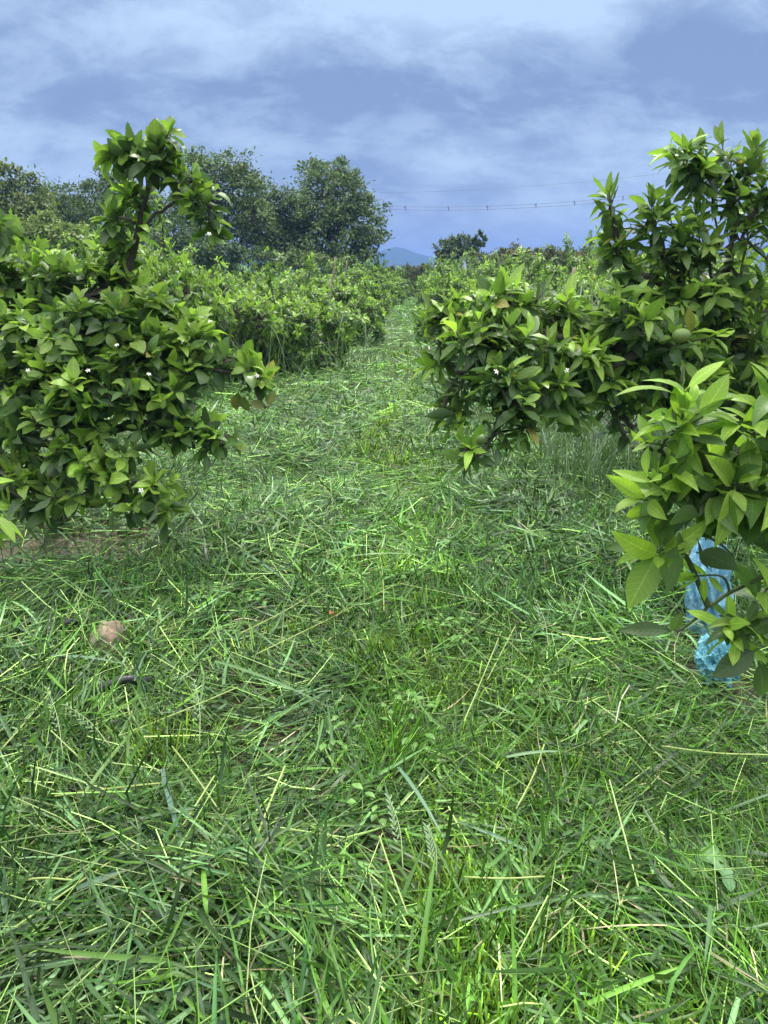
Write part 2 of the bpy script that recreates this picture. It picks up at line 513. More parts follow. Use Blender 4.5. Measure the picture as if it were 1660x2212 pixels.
#@@SETTING@@
# ================================================================== SETTING
SOIL = gpt(40, 1225); TREE_A = gpt(128, 1150); TREE_E = gpt(1600, 1085)
SACK = gpt(1522, 1385); BAG = gpt(1545, 1490); STUMP = gpt(235, 1432)
k = np.linspace(-1, 1, 191)
gx = 2000 * np.sinh(8 * k) / np.sinh(8)
gy = 2000 * np.sinh(8 * k) / np.sinh(8); gy = np.sort(np.concatenate([gy, np.linspace(.5, 14, 60)]))
GX, GY = np.meshgrid(gx, gy, indexing='ij')
V = np.stack([GX, GY, gh(GX, GY)], -1)
def ground_mat():
    m = Mat('soil and thatch')
    ob = m.n('ShaderNodeTexCoord').outputs['Object']
    n1, n2, n3 = m.noise(2.2, 6), m.noise(45, 5, .7), m.noise(9, 4)
    soil = m.mix(n2, (.03, .022, .015), (.10, .075, .05))
    thatch = m.mix(n2, (.02, .032, .012), (.05, .075, .025))
    c = m.mix(m.ramp(n1, .42, .62), soil, thatch)
    dv = m.n('ShaderNodeVectorMath', operation='DISTANCE')
    m.set(dv.inputs[0], ob); dv.inputs[1].default_value = tuple(SOIL)
    dist = m.math('ADD', dv.outputs['Value'], m.math('MULTIPLY', n3, .9))
    dry = m.mix(m.ramp(n2, .35, .7), (.20, .155, .115), (.36, .30, .23))
    c = m.mix(m.ramp(dist, 1.35, .75), c, dry)
    sx = m.n('ShaderNodeSeparateXYZ'); m.set(sx.inputs[0], ob)
    c = m.mix(m.ramp(sx.outputs[1], 9, 24), c, m.mix(n3, (.045, .085, .022), (.075, .12, .035)))
    return m.done(m.principled(c, .95, .15, bump=n2, bs=.8, bd=.02))
tag(build('ground', [(V, grid_q(len(gx), len(gy))[:, ::-1], (0, 0, 0), None)], ground_mat()), kind='structure')

# far blue ridge
hx = np.linspace(-1900, 1900, 240); hy = np.linspace(1120, 1960, 30)
HX, HY = np.meshgrid(hx, hy, indexing='ij')
ridge = 36.0 + 7 * np.sin(HX * .0275 + 1.0) + 4 * np.sin(HX * .055 + .4) + 6 * (vnoise(HX * .025, HX * 0 + 3, 5) - .5)
prof = np.sin(np.clip((HY - 1120) / 840, 0, 1) * math.pi) ** .8
HZ = -1.0 + ridge * prof + prof * 3.2 * (vnoise(HX * .045, HY * .03, 7) - .5) + prof * 1.6 * (vnoise(HX * .15, HY * .1, 8) - .5)
m = Mat('wooded hill')
HILL = m.done(m.principled(m.mix(m.noise(.12, 6), (.014, .036, .026), (.03, .065, .045)), 1, 0))
tag(build('hills', [(np.stack([HX, HY, HZ], -1), grid_q(240, 30)[:, ::-1], (0, 0, 0), None)], HILL), kind='structure')

# ------------------------------------------------------------------ power line far behind
def plain(name, col, rough=.6, spec=.4, metal=0., nscale=20, var=.25):
    m = Mat(name)
    n = m.noise(nscale, 5)
    return m.done(m.principled(m.mix(n, tuple(c * (1 - var) for c in col), tuple(c * (1 + var) for c in col)), rough, spec, metal))
STEEL = plain('galvanised steel', (.24, .26, .28), .5, .5, .4)
WIRE = plain('cable', (.16, .17, .20), .5)
pl = [at(*p, 150) for p in ((560, 436), (700, 441), (820, 444), (960, 447), (1150, 441), (1340, 425), (1560, 388), (1652, 364), (1760, 330))]
base = np.array([pl[3][0], 150., 0])
line = thing('power_line', 'twin power cables with small spacers sagging across the sky behind the orchard', 'power line', base)
L0 = smooth_line(pl, 90)
for dz, dy in ((0, 0), (-.55, .4)):
    build('wire', [tubes(L0 + np.array([0, dy, dz]) - base, np.full(90, .032), 5)], WIRE, line)
for px in (877, 965, 1055, 1152, 1250, 1345, 1440, 1530):
    i = np.argmin(np.abs(L0[:, 0] - at(px, 440, 150)[0]))
    p = L0[i] - base
    build('spacer', [tubes(np.linspace(p + [0, 0, .15], p + [.12, .4, -.75], 4), np.full(4, .055), 5), tubes(np.linspace(p + [-.25, 0, -.1], p + [.25, .2, -.3], 4), np.full(4, .05), 5)], WIRE, line)
L1 = smooth_line([at(*p, 150) for p in ((600, 420), (780, 417), (980, 412), (1200, 398), (1420, 376), (1652, 343), (1760, 322))], 60)
tag(build('power_line', [tubes(L1, np.full(60, .022), 5)], WIRE), 'single thin cable above the twin power cables in the sky', 'power line')
pt = at(1652, 338, 150)
pyl = thing('pylon', 'grey lattice pylon rising behind the tall citrus tree at right', 'pylon', (pt[0], 150, 0))
ch = []
H = pt[2]
def lvl(z):
    return .16 + 1.7 * (1 - z / H) ** 1.15
zs = np.linspace(-.3, H, 12)
for sx, sy in ((1, 1), (1, -1), (-1, -1), (-1, 1)):
    ch.append(tubes(np.stack([[sx * lvl(max(z, 0)), sy * lvl(max(z, 0)), z] for z in zs]), np.full(12, .09), 4))
cs = ((1, 1), (1, -1), (-1, -1), (-1, 1))
for a in range(11):
    for i in range(4):
        (x0, y0), (x1, y1) = cs[i], cs[(i + 1) % 4]
        l0, l1 = lvl(max(zs[a], 0)), lvl(zs[a + 1])
        for q in ([[x0 * l0, y0 * l0, zs[a]], [x1 * l1, y1 * l1, zs[a + 1]]], [[x1 * l0, y1 * l0, zs[a]], [x0 * l1, y0 * l1, zs[a + 1]]]):
            ch.append(tubes(np.linspace(q[0], q[1], 3), np.full(3, .045), 4))
build('lattice', ch, STEEL, pyl)
for z, l in ((H - 1.4, 1.9), (H - 4.2, 2.4)):
    build('cross_arm', [tubes(np.array([[-l, 0, z + .1], [0, 0, z + .35], [l, 0, z + .1]]), np.full(3, .08), 4), tubes(np.array([[-l, 0, z], [0, 0, z - .2], [l, 0, z]]), np.full(3, .06), 4)], STEEL, pyl)

# ------------------------------------------------------------------ tall trees along the orchard edge
def big_tree(name, label, cat, d, base_px, lobes, leaf, n_leaf, cols_, group=None, droop=.35, clump=.5, loose=.12, trunk_r=.16):
    b = at(base_px, 600, d)
    root = thing(name, label, cat, (b[0], d, float(gh(b[0], d)) - .1), group)
    o = np.array(root.location)
    L = []
    for lx, ly, rx, rz in lobes:
        c = at(lx, ly, d + rng.uniform(-1.2, 1.2) * pxm(rx, d) * .6)
        c[2] = max(c[2], o[2] + .4)
        L.append((c, np.array([pxm(rx, d), pxm((rx + rz) / 2, d) * 1.0, pxm(rz, d)])))
    wood, top = [], max(c[2] for c, r in L)
    fork = o + np.array([0, 0, .28 * (top - o[2])])
    P, r = capped(smooth_line([o, (o + fork) / 2 + [.05, 0, 0], fork], 8), taper(trunk_r, trunk_r * .75, 8))
    wood.append(tubes(P - o, r, 8))
    for c, r in L:
        m_ = (fork + c) / 2 + np.array([0, 0, -.1]) + rng.normal(0, .15, 3)
        wood.append(tubes(smooth_line([fork, m_, c], 8) - o, taper(trunk_r * .55, trunk_r * .12, 8), 5))
        for _ in range(7):
            dd = nrm(rng.normal(0, 1, 3) + [0, 0, .2])
            e = c + dd * r * 1.0
            wood.append(tubes(smooth_line([c, (c + e) / 2 + rng.normal(0, .08, 3), e], 5) - o, taper(trunk_r * .12, .006, 5), 4))
    build('trunk', wood, BARK, root)
    area = sum((r[0] * r[2]) for c, r in L)
    chs = []
    for c, r in L:
        ncl = max(4, int(n_leaf * (r[0] * r[2]) / area / 42))
        dd = nrm(rng.normal(0, 1, (ncl, 3)) + [0, -.15, .12])
        u = rng.uniform(.5, 1.0, ncl) ** .6 + (rng.uniform(0, 1, ncl) < loose) * rng.uniform(.05, .3, ncl)
        cc = c + dd * r * u[:, None]
        k_ = rng.integers(24, 60, ncl)
        ix = np.repeat(np.arange(ncl), k_)
        sz = clump * rng.uniform(.6, 1.25, ncl)[ix] * min(1, r.min() / .8)
        g = rng.normal(0, 1, (len(ix), 3))
        P = cc[ix] + g * np.array([1, 1, .62]) * sz[:, None] * .5
        P[:, 2] -= .28 * (np.hypot(g[:, 0], g[:, 1]) ** 1.3) * sz * .5
        D = nrm(dd[ix] * .8 + rng.normal(0, .65, P.shape) + [0, 0, -droop])
        N = nrm(rng.normal(0, .5, P.shape) + [0, 0, .9] + dd[ix] * .5)
        Ls = leaf * rng.uniform(.7, 1.3, len(P))
        t = np.clip(rng.uniform(0, 1, ncl)[ix] * .75 + rng.normal(0, .16, len(P)) + .12, 0, 1)[:, None]
        c_ = np.array(cols_[0]) * (1 - t) + np.array(cols_[1]) * t
        if len(cols_) > 2:
            tip = (rng.uniform(0, 1, ncl)[ix] * (.6 + .8 * (g[:, 2] > .2)) > .62)[:, None]
            c_ = np.where(tip, np.array(cols_[2]), c_)
        chs.append(leaves(P - o, D, N, Ls, Ls * .5, rng.normal(.4, .3, len(P)), 0., c_ * rng.uniform(.8, 1.2, (len(P), 1)), 'far', 2))
    build('crown', chs, LEAF_FAR, root)
    return root
DK, MD, LG = (.046, .076, .024), (.135, .19, .05), (.19, .24, .065)
GT = 'tall trees at the orchard edge'
big_tree('tree', 'tall dark green tree standing alone at the right end of the tree belt', 'tree', 42, 715,
         [(705, 427, 75, 60), (765, 477, 62, 66), (665, 477, 45, 60), (720, 517, 80, 55), (795, 507, 36, 45), (692, 379, 48, 32), (735, 369, 36, 24), (768, 417, 34, 40), (760, 555, 50, 28), (690, 562, 45, 24), (650, 527, 40, 40)],
         .20, 17000, (DK, MD), GT)
big_tree('tree', 'broad rounded tree with pointed tufted top behind the tall citrus shoot', 'tree', 39, 470,
         [(462, 362, 62, 38), (515, 352, 26, 26), (420, 375, 40, 40), (470, 420, 85, 55), (535, 410, 45, 42), (480, 480, 90, 55), (545, 470, 50, 48), (420, 460, 55, 60)],
         .17, 16000, (DK, MD), GT)
big_tree('tree', 'grey green tree filling the gap between the broad tree and the lone dark tree', 'tree', 41, 590,
         [(580, 430, 48, 38), (615, 455, 46, 42), (570, 480, 52, 48), (630, 500, 45, 46), (590, 530, 62, 38)],
         .17, 10000, (DK, (.085, .125, .045)), GT)
big_tree('tree', 'dark tree with wispy top twigs just left of the tall citrus shoot', 'tree', 40, 235,
         [(235, 395, 45, 32), (205, 425, 40, 36), (270, 420, 46, 40), (230, 465, 62, 42), (300, 450, 45, 48), (345, 470, 50, 55), (275, 510, 80, 38)],
         .17, 12000, (DK, MD), GT)
big_tree('tree', 'dark dense tree between the pale tree at left edge and the wispy topped tree', 'tree', 41, 130,
         [(130, 425, 46, 28), (160, 455, 40, 34), (105, 455, 42, 38), (150, 495, 62, 36)],
         .17, 7000, (DK, MD), GT)
big_tree('tree', 'pale yellowish green tree with drooping sprays at the left edge', 'tree', 36, 30,
         [(25, 395, 48, 32), (-35, 400, 50, 45), (60, 425, 38, 36), (15, 445, 65, 44), (70, 465, 40, 40), (-60, 470, 70, 60), (20, 500, 75, 42)],
         .19, 11000, ((.05, .075, .028), LG, (.17, .19, .07)), GT)
GB = 'bushes at the foot of the tree belt'
big_tree('bush', 'light green bushy sapling in front of the pale tree', 'bush', 30, 100, [(90, 490, 42, 30), (130, 510, 40, 26), (60, 515, 40, 30), (105, 525, 60, 26)], .15, 5500, (MD, LG), GB, trunk_r=.06)
big_tree('bush', 'small pale bush left of the tall citrus shoot foot', 'bush', 29, 170, [(160, 505, 30, 22), (185, 525, 32, 22), (150, 528, 34, 22)], .14, 3000, (MD, LG), GB, trunk_r=.05)
big_tree('bush', 'creeper covered mound below the broad rounded tree', 'bush', 31, 400, [(390, 520, 56, 38), (440, 530, 42, 32), (350, 535, 45, 34), (480, 545, 40, 26), (400, 552, 80, 26)], .15, 7500, ((.04, .07, .032), (.075, .12, .055)), GB, trunk_r=.06)
big_tree('bush', 'dark low bush at the foot of the lone dark tree', 'bush', 37, 640, [(560, 555, 45, 22), (620, 560, 50, 22), (680, 570, 50, 20), (740, 572, 40, 18)], .15, 4500, (DK, MD), GB, trunk_r=.05)
big_tree('tree', 'small open crowned tree beside the white box on the horizon', 'tree', 46, 985,
         [(968, 535, 26, 18), (1000, 532, 28, 18), (985, 550, 42, 16), (975, 515, 16, 8), (1008, 518, 16, 9), (1040, 508, 10, 9), (1036, 524, 13, 8), (955, 552, 16, 14), (1022, 548, 20, 14)],
         .19, 5200, ((.05, .08, .03), (.11, .15, .06)), clump=.38, loose=.3, trunk_r=.1)
# shrub row on the right horizon
RED = (.17, .13, .055)
def shrub(label, px, d, top, rx, group, seed_cols):
    big_tree('shrub', label, 'shrub', d, px,
             [(px, top + 22, rx, 22), (px - rx * .5, top + 30, rx * .7, 22), (px + rx * .5, top + 28, rx * .7, 22), (px, top + 44, rx * 1.1, 22), (px + rx * .2, top + 12, rx * .5, 12)],
             .13, 3200, seed_cols, group, droop=-.2, clump=.42, loose=.2, trunk_r=.05)
SR = 'shrubs of the hedge along the right horizon'
SC = ((.045, .07, .025), (.09, .13, .04), RED)
SL = 'reddish tipped green shrub in the unbroken hedge on the right horizon'
for px, top in ((1050, 548), (1085, 543), (1122, 539), (1160, 541), (1196, 538), (1232, 543), (1268, 540), (1304, 543), (1340, 541), (1378, 544), (1420, 540), (1465, 543)):
    shrub(SL, px, 36 + rng.uniform(-1, 1), top - 2 + rng.uniform(-2, 2), 26, SR, SC)
for px, top, d in ((950, 572, 44), (915, 570, 46), (880, 573, 48), (845, 575, 46)):
    shrub('low brownish green shrub below the blue ridge at the end of the path', px, d, top, 22, 'low shrubs at the end of the path', ((.04, .06, .02), (.08, .11, .035), (.13, .11, .045)))
# white box under the small tree
bp = at(1003, 600, 38)
bx = thing('utility_box', 'weathered white box with a small cap under the small tree on the horizon', 'utility box', (bp[0], 38, float(gh(bp[0], 38))))
def box(x0, x1, y0, y1, z0, z1, col=(0, 0, 0), bev=.0):
    v = np.array([[x, y, z] for z in (z0, z1) for y in (y0, y1) for x in (x0, x1)], float)
    q = np.array([[0, 2, 3, 1], [4, 5, 7, 6], [0, 1, 5, 4], [2, 6, 7, 3], [0, 4, 6, 2], [1, 3, 7, 5]])
    return v, q, col, None
WHITE = plain('weathered white paint', (.55, .57, .60), .8, .2, nscale=5, var=.3)
GREYC = plain('grey concrete', (.30, .30, .31), .9, .2, nscale=6)
build('body', [box(-.21, .21, -.2, .2, 0, 2.02)], WHITE, bx, False)
build('cap', [box(-.25, .25, -.24, .24, 2.02, 2.08), box(-.16, .16, -.16, .16, 2.08, 2.14)], GREYC, bx, False)
build('door', [box(-.15, .12, -.215, -.2, .25, 1.85)], plain('pale panel', (.62, .66, .74), .6, .3, nscale=4), bx, False)
# bamboo stakes
BAMBOO = plain('old bamboo', (.25, .20, .13), .7, .3, nscale=25)
def stake(label, p0, p1, d, r, name='stake', group=None, mat=None):
    a, b = at(*p0, d), at(*p1, d + .05)
    g = a + (a - b) / max(abs((a - b)[2]), .01) * max(0, a[2] - float(gh(a[0], d)) + .1)
    n = 15
    P = np.linspace(g, b, n)
    rr = np.full(n, r); rr[2::3] *= 1.22
    P, rr = capped(P, rr)
    o = g.copy()
    ob = build(name, [tubes(P - o, rr, 8)], mat or BAMBOO)
    ob.location = o
    return tag(ob, label, 'stake', group)
stake('thin weathered stake rising out of the bushes right of the tall citrus shoot', (413, 656), (410, 590), 10.2, .009)
stake('leaning bamboo stake below the right side of the lone dark tree', (719, 600), (725, 557), 16, .017)
stake('short upright bamboo stake just right of the leaning one under the dark tree', (747, 600), (750, 563), 17.5, .013)
stake('thick tilted bamboo stake standing in the tall grass at right', (1229, 640), (1242, 578), 9, .017)
GREYW = plain('dry grey stick', (.20, .19, .17), .8, .2)
stake('bare slanting stick poking out of the hedge on the right horizon', (1112, 545), (1128, 530), 33, .03, mat=GREYW)
stake('left arm of the pair of bare sticks forming a V above the hedge', (1289, 545), (1284, 520), 25, .02, mat=GREYW)
stake('right arm of the pair of bare sticks forming a V above the hedge', (1291, 545), (1297, 520), 25, .02, mat=GREYW)

# ------------------------------------------------------------------ citrus bushes of the rows beyond
def bush(seed, RR, H, L, n, shoots=2, twigs_bare=False):
    global rng
    keep = rng; rng = np.random.default_rng(seed)
    root = thing('citrus_bush', '', 'citrus bush', (0, 0, 0))
    lobes = []
    for i in range(22):
        a = i * 2.4 + rng.uniform(-.5, .5)
        q = RR * (0.12 + .72 * math.sqrt((i + .5) / 22))
        z = H * (.80 - .42 * (q / RR) ** 1.3 + rng.uniform(-.14, .14))
        s = RR * rng.uniform(.17, .31)
        lobes.append((np.array([q * math.cos(a), q * math.sin(a), z]), np.array([s, s, s * .72])))
    for i in range(9):
        a = i * .698 + rng.uniform(-.4, .4)
        lobes.append((np.array([RR * .68 * math.cos(a), RR * .68 * math.sin(a), H * rng.uniform(.16, .34)]), np.array([.25, .25, .18]) * RR))
    limbs = [([(0, 0, -.1), (.02, .01, .2 * H), (0, .03, .35 * H)], .05 * RR, .035 * RR)]
    for i in range(6):
        a = i * 1.05 + rng.uniform(-.3, .3)
        limbs.append(([(0, 0, .2 * H), (.25 * RR * math.cos(a), .25 * RR * math.sin(a), .42 * H), (.6 * RR * math.cos(a), .6 * RR * math.sin(a), .6 * H)], .03 * RR, .012 * RR))
    ex = []
    for i in range(shoots):
        a = rng.uniform(0, 6.28); q = RR * rng.uniform(.1, .5)
        b = np.array([q * math.cos(a), q * math.sin(a), H * .8])
        h = H * rng.uniform(.2, .42)
        lean = rng.normal(0, .12, 2)
        limbs.append(([(0, 0, .2 * H), (b[0] * .45, b[1] * .45, .5 * H), b, b + np.array([lean[0], lean[1], h]) * .98], .014 * RR, .004 * RR))
        for j in range(6):
            f = .35 + .65 * j / 5
            ex.append((b + np.array([lean[0] * f + rng.normal(0, .06), lean[1] * f + rng.normal(0, .06), h * f]), np.array([rng.normal(0, .5), rng.normal(0, .5), 1.]), b + np.array([lean[0], lean[1], h]) * f * .6))
    if twigs_bare:
        for e in ([(.0, -.5, .45), (.05, -.62, .8), (.02, -.6, 1.12)], [(.03, -.6, .85), (-.08, -.62, 1.0), (-.09, -.6, 1.2)], [(.05, -.6, .8), (.15, -.6, .92), (.22, -.62, 1.02)], [(.0, -.45, .35), (.45, -.7, .42), (.85, -.8, .50)]):
            limbs.append((e, .016, .006))
    dens = n / (31 * .5 * RR * RR)
    citrus(root, limbs, lobes, dens, L * 1.12, 'lo', .09, (7, 11), 3, .007 * RR, extra=ex or None, young=.74, clustercol=.22, wide=.44)
    rng = keep
    return root
B = [bush(101, 1.15, 1.25, .105, 560, 2, True), bush(102, 1.1, 1.35, .105, 520, 4), bush(103, 1.2, 1.3, .11, 520, 5), bush(104, 1.05, 1.4, .105, 480, 4), bush(105, 1.25, 1.25, .11, 520, 2)]
used = set()
def place(v, px, d, s, label, group=None, rz=None, zs=None):
    zs = (zs or ((1.34 if px < 480 else 1.06) if px < 880 and d > 13 else 1.2)) * rng.uniform(.86, 1.14)
    p = at(px, 700, d)
    loc = (p[0], d, float(gh(p[0], d)))
    rz = rng.uniform(0, 6.28) if rz is None else rz
    sc3 = (s, s, s * zs * rng.uniform(.94, 1.06))
    if v not in used:
        used.add(v); r = B[v]
        r.location, r.rotation_euler, r.scale = loc, (0, 0, rz), sc3
        r['label'] = label
        if group:
            r['group'] = group
        return r
    r = dup(B[v], loc, rz, sc3, label, group)
    if not group and 'group' in r:
        del r['group']
    return r
GL = 'citrus bushes of the left rows'; GR = 'citrus bushes of the right rows'
place(0, 618, 12.0, 1.02, 'citrus bush with a bare reddish twig standing up left of the grass path', GL, 0., 1.05)
place(1, 738, 16.8, 1.0, 'citrus bush hugging the left edge of the path behind the bush with a bare twig', GL, None, .92)
place(2, 762, 22.5, 1.05, 'third citrus bush along the left edge of the path', GL, None, 1.0)
place(3, 632, 16.2, 1.25, 'citrus bush with an upright leafy shoot against the dark belt trees', GL, 1.)
place(4, 455, 11.0, .95, 'citrus bush beside the thin weathered stake', GL, None, 1.3)
place(3, 320, 9.6, .92, 'citrus bush just behind the shoot of the big left citrus tree', GL, None, 1.45)
far_l = 'small rounded citrus bush deep in the far left rows'
for v, px, d, s in ((1, 792, 29, 1.05), (4, 822, 36, 1.1), (2, 846, 44, 1.1), (1, 560, 18.5, 1.0), (4, 690, 22, 1.1), (2, 742, 28, 1.1), (3, 786, 34, 1.15), (1, 815, 41, 1.2),
                    (2, 160, 11.5, .98), (1, 270, 14, 1.05), (4, 410, 17.5, 1.1), (2, 520, 22, 1.1), (1, 605, 27, 1.15), (4, 672, 34, 1.2), (3, 30, 13.5, 1.0), (4, 130, 18, 1.15), (1, 280, 20.5, 1.15), (3, 400, 25, 1.15),
                    (2, 490, 31, 1.25), (1, -40, 18, 1.15), (2, 60, 23, 1.2), (4, 200, 26, 1.2), (1, 320, 31, 1.3), (3, 575, 37, 1.25), (2, 420, 37, 1.3), (3, -70, 25, 1.3)):
    place(v, px, d, s, far_l, 'citrus bushes deep in the far left rows')
place(1, 1075, 12.6, .95, 'citrus bush whose leafy tips show just above the hanging branch at right', GR)
place(2, 1000, 17.2, .98, 'citrus bush on the right edge of the path left of the hanging branch', GR)
place(4, 1190, 15.5, 1.1, 'citrus bush in front of the hedge left of the tilted bamboo stake', GR)
far_r = 'small rounded citrus bush deep in the far right rows'
for v, px, d, s in ((3, 990, 22.5, 1.0), (1, 974, 28, 1.05), (4, 960, 34, 1.1), (2, 944, 41, 1.1), (3, 1130, 20.5, 1.1), (1, 1075, 26, 1.1), (2, 1040, 32, 1.1), (1, 1310, 17, 1.1), (3, 1245, 22, 1.15), (2, 1170, 28, 1.2), (4, 1430, 18, 1.15), (2, 1360, 23, 1.2), (1, 1560, 17, 1.1), (3, 1480, 25, 1.2), (4, 1105, 33, 1.1), (1, 1280, 29, 1.2)):
    place(v, px, d, s, far_r, 'citrus bushes deep in the far right rows')
#@@NEAR@@
# ------------------------------------------------------------------ near citrus trees
def lobes_px(rows, f=.85):
    return [(at(x, y, d), np.array([pxm(rx, d), pxm((rx + rz) / 2, d) * f, pxm(rz, d)])) for x, y, d, rx, rz in rows]
def P3(*rows):
    return [at(*r) for r in rows]
flo = flower_mesh('flower', .0112)
def shoot(pts, n, spread=.4):
    """leafy tips set along an upright shoot"""
    P = smooth_line(pts, 24)
    STEMS.append(P[::4])
    o = []
    for i in range(n):
        t = (i + 1) / n
        k = int(t * 23)
        T = nrm(P[k] - P[max(k - 2, 0)])
        last = i == n - 1
        ax = nrm(T + (0 if last else 1) * spread * 2 * rng.normal(0, 1, 3) + [0, 0, .25])
        o.append((P[k] + ax * (.02 if last else .06), ax, P[max(0, k - 8)]))
    return o
# big tree at left
rA = thing('citrus_tree', 'large citrus tree at left with one tall leafy shoot above its crown', 'citrus tree', TREE_A)
dA = TREE_A[1]
A_l = lobes_px([(60, 615, dA, 120, 70), (190, 640, dA - .2, 120, 75), (-60, 680, dA, 140, 150), (60, 730, dA - .4, 110, 70), (200, 720, dA - .5, 110, 70), (300, 690, dA - .3, 90, 70),
                (330, 770, dA - .5, 80, 55), (430, 745, dA - .4, 70, 38), (500, 780, dA - .4, 55, 36), (548, 822, dA - .45, 38, 42), (60, 850, dA - .5, 120, 60), (200, 850, dA - .7, 110, 52),
                (330, 850, dA - .6, 75, 50), (400, 810, dA - .5, 60, 40), (90, 920, dA - .6, 90, 50), (-40, 900, dA - .3, 110, 90), (330, 925, dA - .6, 60, 34), (420, 930, dA - .6, 60, 36), (470, 955, dA - .6, 42, 40),
                (240, 1030, dA - .8, 85, 38), (330, 1055, dA - .85, 52, 36), (180, 1010, dA - .7, 50, 40), (115, 1030, dA - .5, 50, 34), (30, 1040, dA - .5, 55, 50), (-50, 1040, dA - .4, 70, 60), (100, 1000, dA - .3, 60, 40), (130, 800, dA - .55, 80, 50), (270, 800, dA - .6, 70, 45), (150, 910, dA - .7, 80, 45), (160, 985, dA - .75, 70, 40), (70, 1070, dA - .6, 60, 40), (260, 975, dA - .8, 50, 32), (380, 860, dA - .6, 50, 36), (-30, 780, dA - .3, 100, 90), (370, 700, dA - .3, 60, 40), (70, 1095, dA - .6, 60, 22), (160, 1080, dA - .75, 60, 24), (270, 1085, dA - .85, 60, 24), (350, 1100, dA - .9, 36, 18)])
top = lobes_px([(295, 320, dA - .3, 52, 40), (335, 350, dA - .35, 62, 50), (415, 390, dA - .3, 48, 28), (452, 450, dA - .3, 30, 50), (420, 430, dA - .3, 36, 36), (255, 470, dA - .3, 34, 28), (285, 425, dA - .25, 30, 30), (262, 520, dA - .2, 32, 22), (5, 490, dA - .2, 16, 34), (240, 565, dA - .1, 60, 34)], .9)
top = [(c, r * (.78 if c[2] > 1.62 else 1)) for c, r in top]
A_sh = shoot(P3((283, 595, dA - .22), (300, 500, dA - .26), (318, 420, dA - .28)), 2, .8) + shoot(P3((338, 340, dA - .3), (352, 310, dA - .3), (362, 292, dA - .3)), 3, .25) + shoot(P3((300, 330, dA - .3), (284, 318, dA - .3)), 2, .3) + shoot(P3((450, 450, dA - .3), (455, 500, dA - .3)), 2, .6) + shoot(P3((270, 330, dA - .3), (240, 345, dA - .3)), 2, .5)
A_b = [([TREE_A - [0, 0, .15]] + P3((134, 1070, dA), (138, 980, dA), (135, 900, dA)),   .056, .045),
       (P3((135, 930, dA), (90, 840, dA), (30, 760, dA - .1), (-40, 660, dA)), .045, .018),
       (P3((135, 905, dA), (190, 800, dA - .1), (245, 690, dA - .2), (275, 600, dA - .2), (300, 500, dA - .25), (318, 420, dA - .28), (330, 330, dA - .3)), .036, .008),
       (P3((300, 505, dA - .25), (345, 460, dA - .28), (405, 420, dA - .3), (445, 430, dA - .3)), .010, .006),
       (P3((180, 830, dA), (270, 770, dA - .3), (380, 730, dA - .4), (480, 780, dA - .4), (545, 835, dA - .45), (575, 880, dA - .5)), .032, .006),
       (P3((140, 960, dA), (230, 930, dA - .4), (320, 915, dA - .6), (400, 930, dA - .6), (480, 960, dA - .6)), .032, .007),
       (P3((140, 980, dA), (200, 985, dA - .5), (270, 1020, dA - .75), (335, 1060, dA - .85)), .022, .006),
       (P3((135, 970, dA), (70, 960, dA - .2), (10, 1000, dA - .4), (-60, 1040, dA - .4)), .03, .008),
       (P3((125, 900, dA), (60, 860, dA - .3), (-20, 840, dA - .4)), .03, .01)]
# hanging yellow leaf spray on the low branch
P = np.array([at(505, 850, dA - .42), at(520, 855, dA - .42), at(515, 845, dA - .40), at(576, 880, dA - .5), at(578, 878, dA - .5)])
YL = leaves(P - np.array(rA.location), np.array([[.1, 0, -1], [.4, 0, -.9], [-.2, .2, -1], [-.6, 0, .2], [.4, 0, .9]]), np.tile([0, -1., .2], (5, 1)), .09, .05, .3, .3, np.array([[.15, .15, .035], [.10, .13, .03], [.09, .12, .03], [.17, .18, .045], [.14, .15, .04]]), 'mid', 3)

citrus(rA, A_b, A_l + top, 54, .118, 'mid', .085, (8, 12), 3, .007, extra=A_sh, leaf2=[YL], young=.72, wide=.5, wave=.05)
add_flowers(rA, flo, [at(x, y, d) for x, y, d in ((252, 745, 3.25), (395, 738, 3.3), (322, 808, 3.1), (398, 318, 3.62), (452, 505, 3.6), (556, 812, 3.5), (190, 800, 3.0), (305, 1060, 2.85))], 3)
# big tree at right with the hanging branch
rE = thing('citrus_tree', 'tall citrus tree at right with a low branch hanging over the path', 'citrus tree', TREE_E)
dE = TREE_E[1]
q = dE - .8
dU = dE - .65
E_l = lobes_px([(1010, 680, q - .3, 80, 50), (1100, 655, q - .3, 85, 42), (1180, 690, q - .2, 85, 52), (955, 690, q - .3, 38, 30), (950, 760, q - .3, 36, 52), (1040, 745, q - .5, 85, 55), (1130, 745, q - .5, 80, 55), (1220, 770, q - .4, 85, 60), (1300, 740, q - .1, 90, 50),
                (1000, 830, q - .4, 45, 42), (1085, 830, q - .6, 60, 45), (1110, 880, q - .6, 75, 42), (1070, 930, q - .6, 42, 36), (1020, 975, q - .65, 30, 34), (1130, 925, q - .6, 30, 35), (1195, 850, q - .5, 70, 42), (1280, 830, q - .3, 80, 50), (1240, 690, q - .1, 60, 36), (975, 880, q - .4, 22, 40),
                (1380, 700, dU - .5, 85, 50), (1470, 750, dU - .5, 90, 60), (1390, 790, dU - .4, 80, 60), (1580, 740, dU - .2, 110, 90), (1500, 830, dU - .4, 90, 50), (1660, 780, dU, 120, 120), (1600, 880, dU, 110, 70), (1400, 860, dU - .3, 70, 38), (1330, 880, dU - .35, 50, 30),
                (1500, 640, dU - .3, 75, 46), (1410, 640, dU - .3, 55, 36), (1600, 630, dU - .2, 75, 56), (1730, 600, dU, 60, 90), (1370, 610, dU - .3, 30, 24), (1240, 890, q - .4, 50, 32), (1330, 915, dU - .3, 46, 22), (1352, 660, dU - .4, 48, 40)])
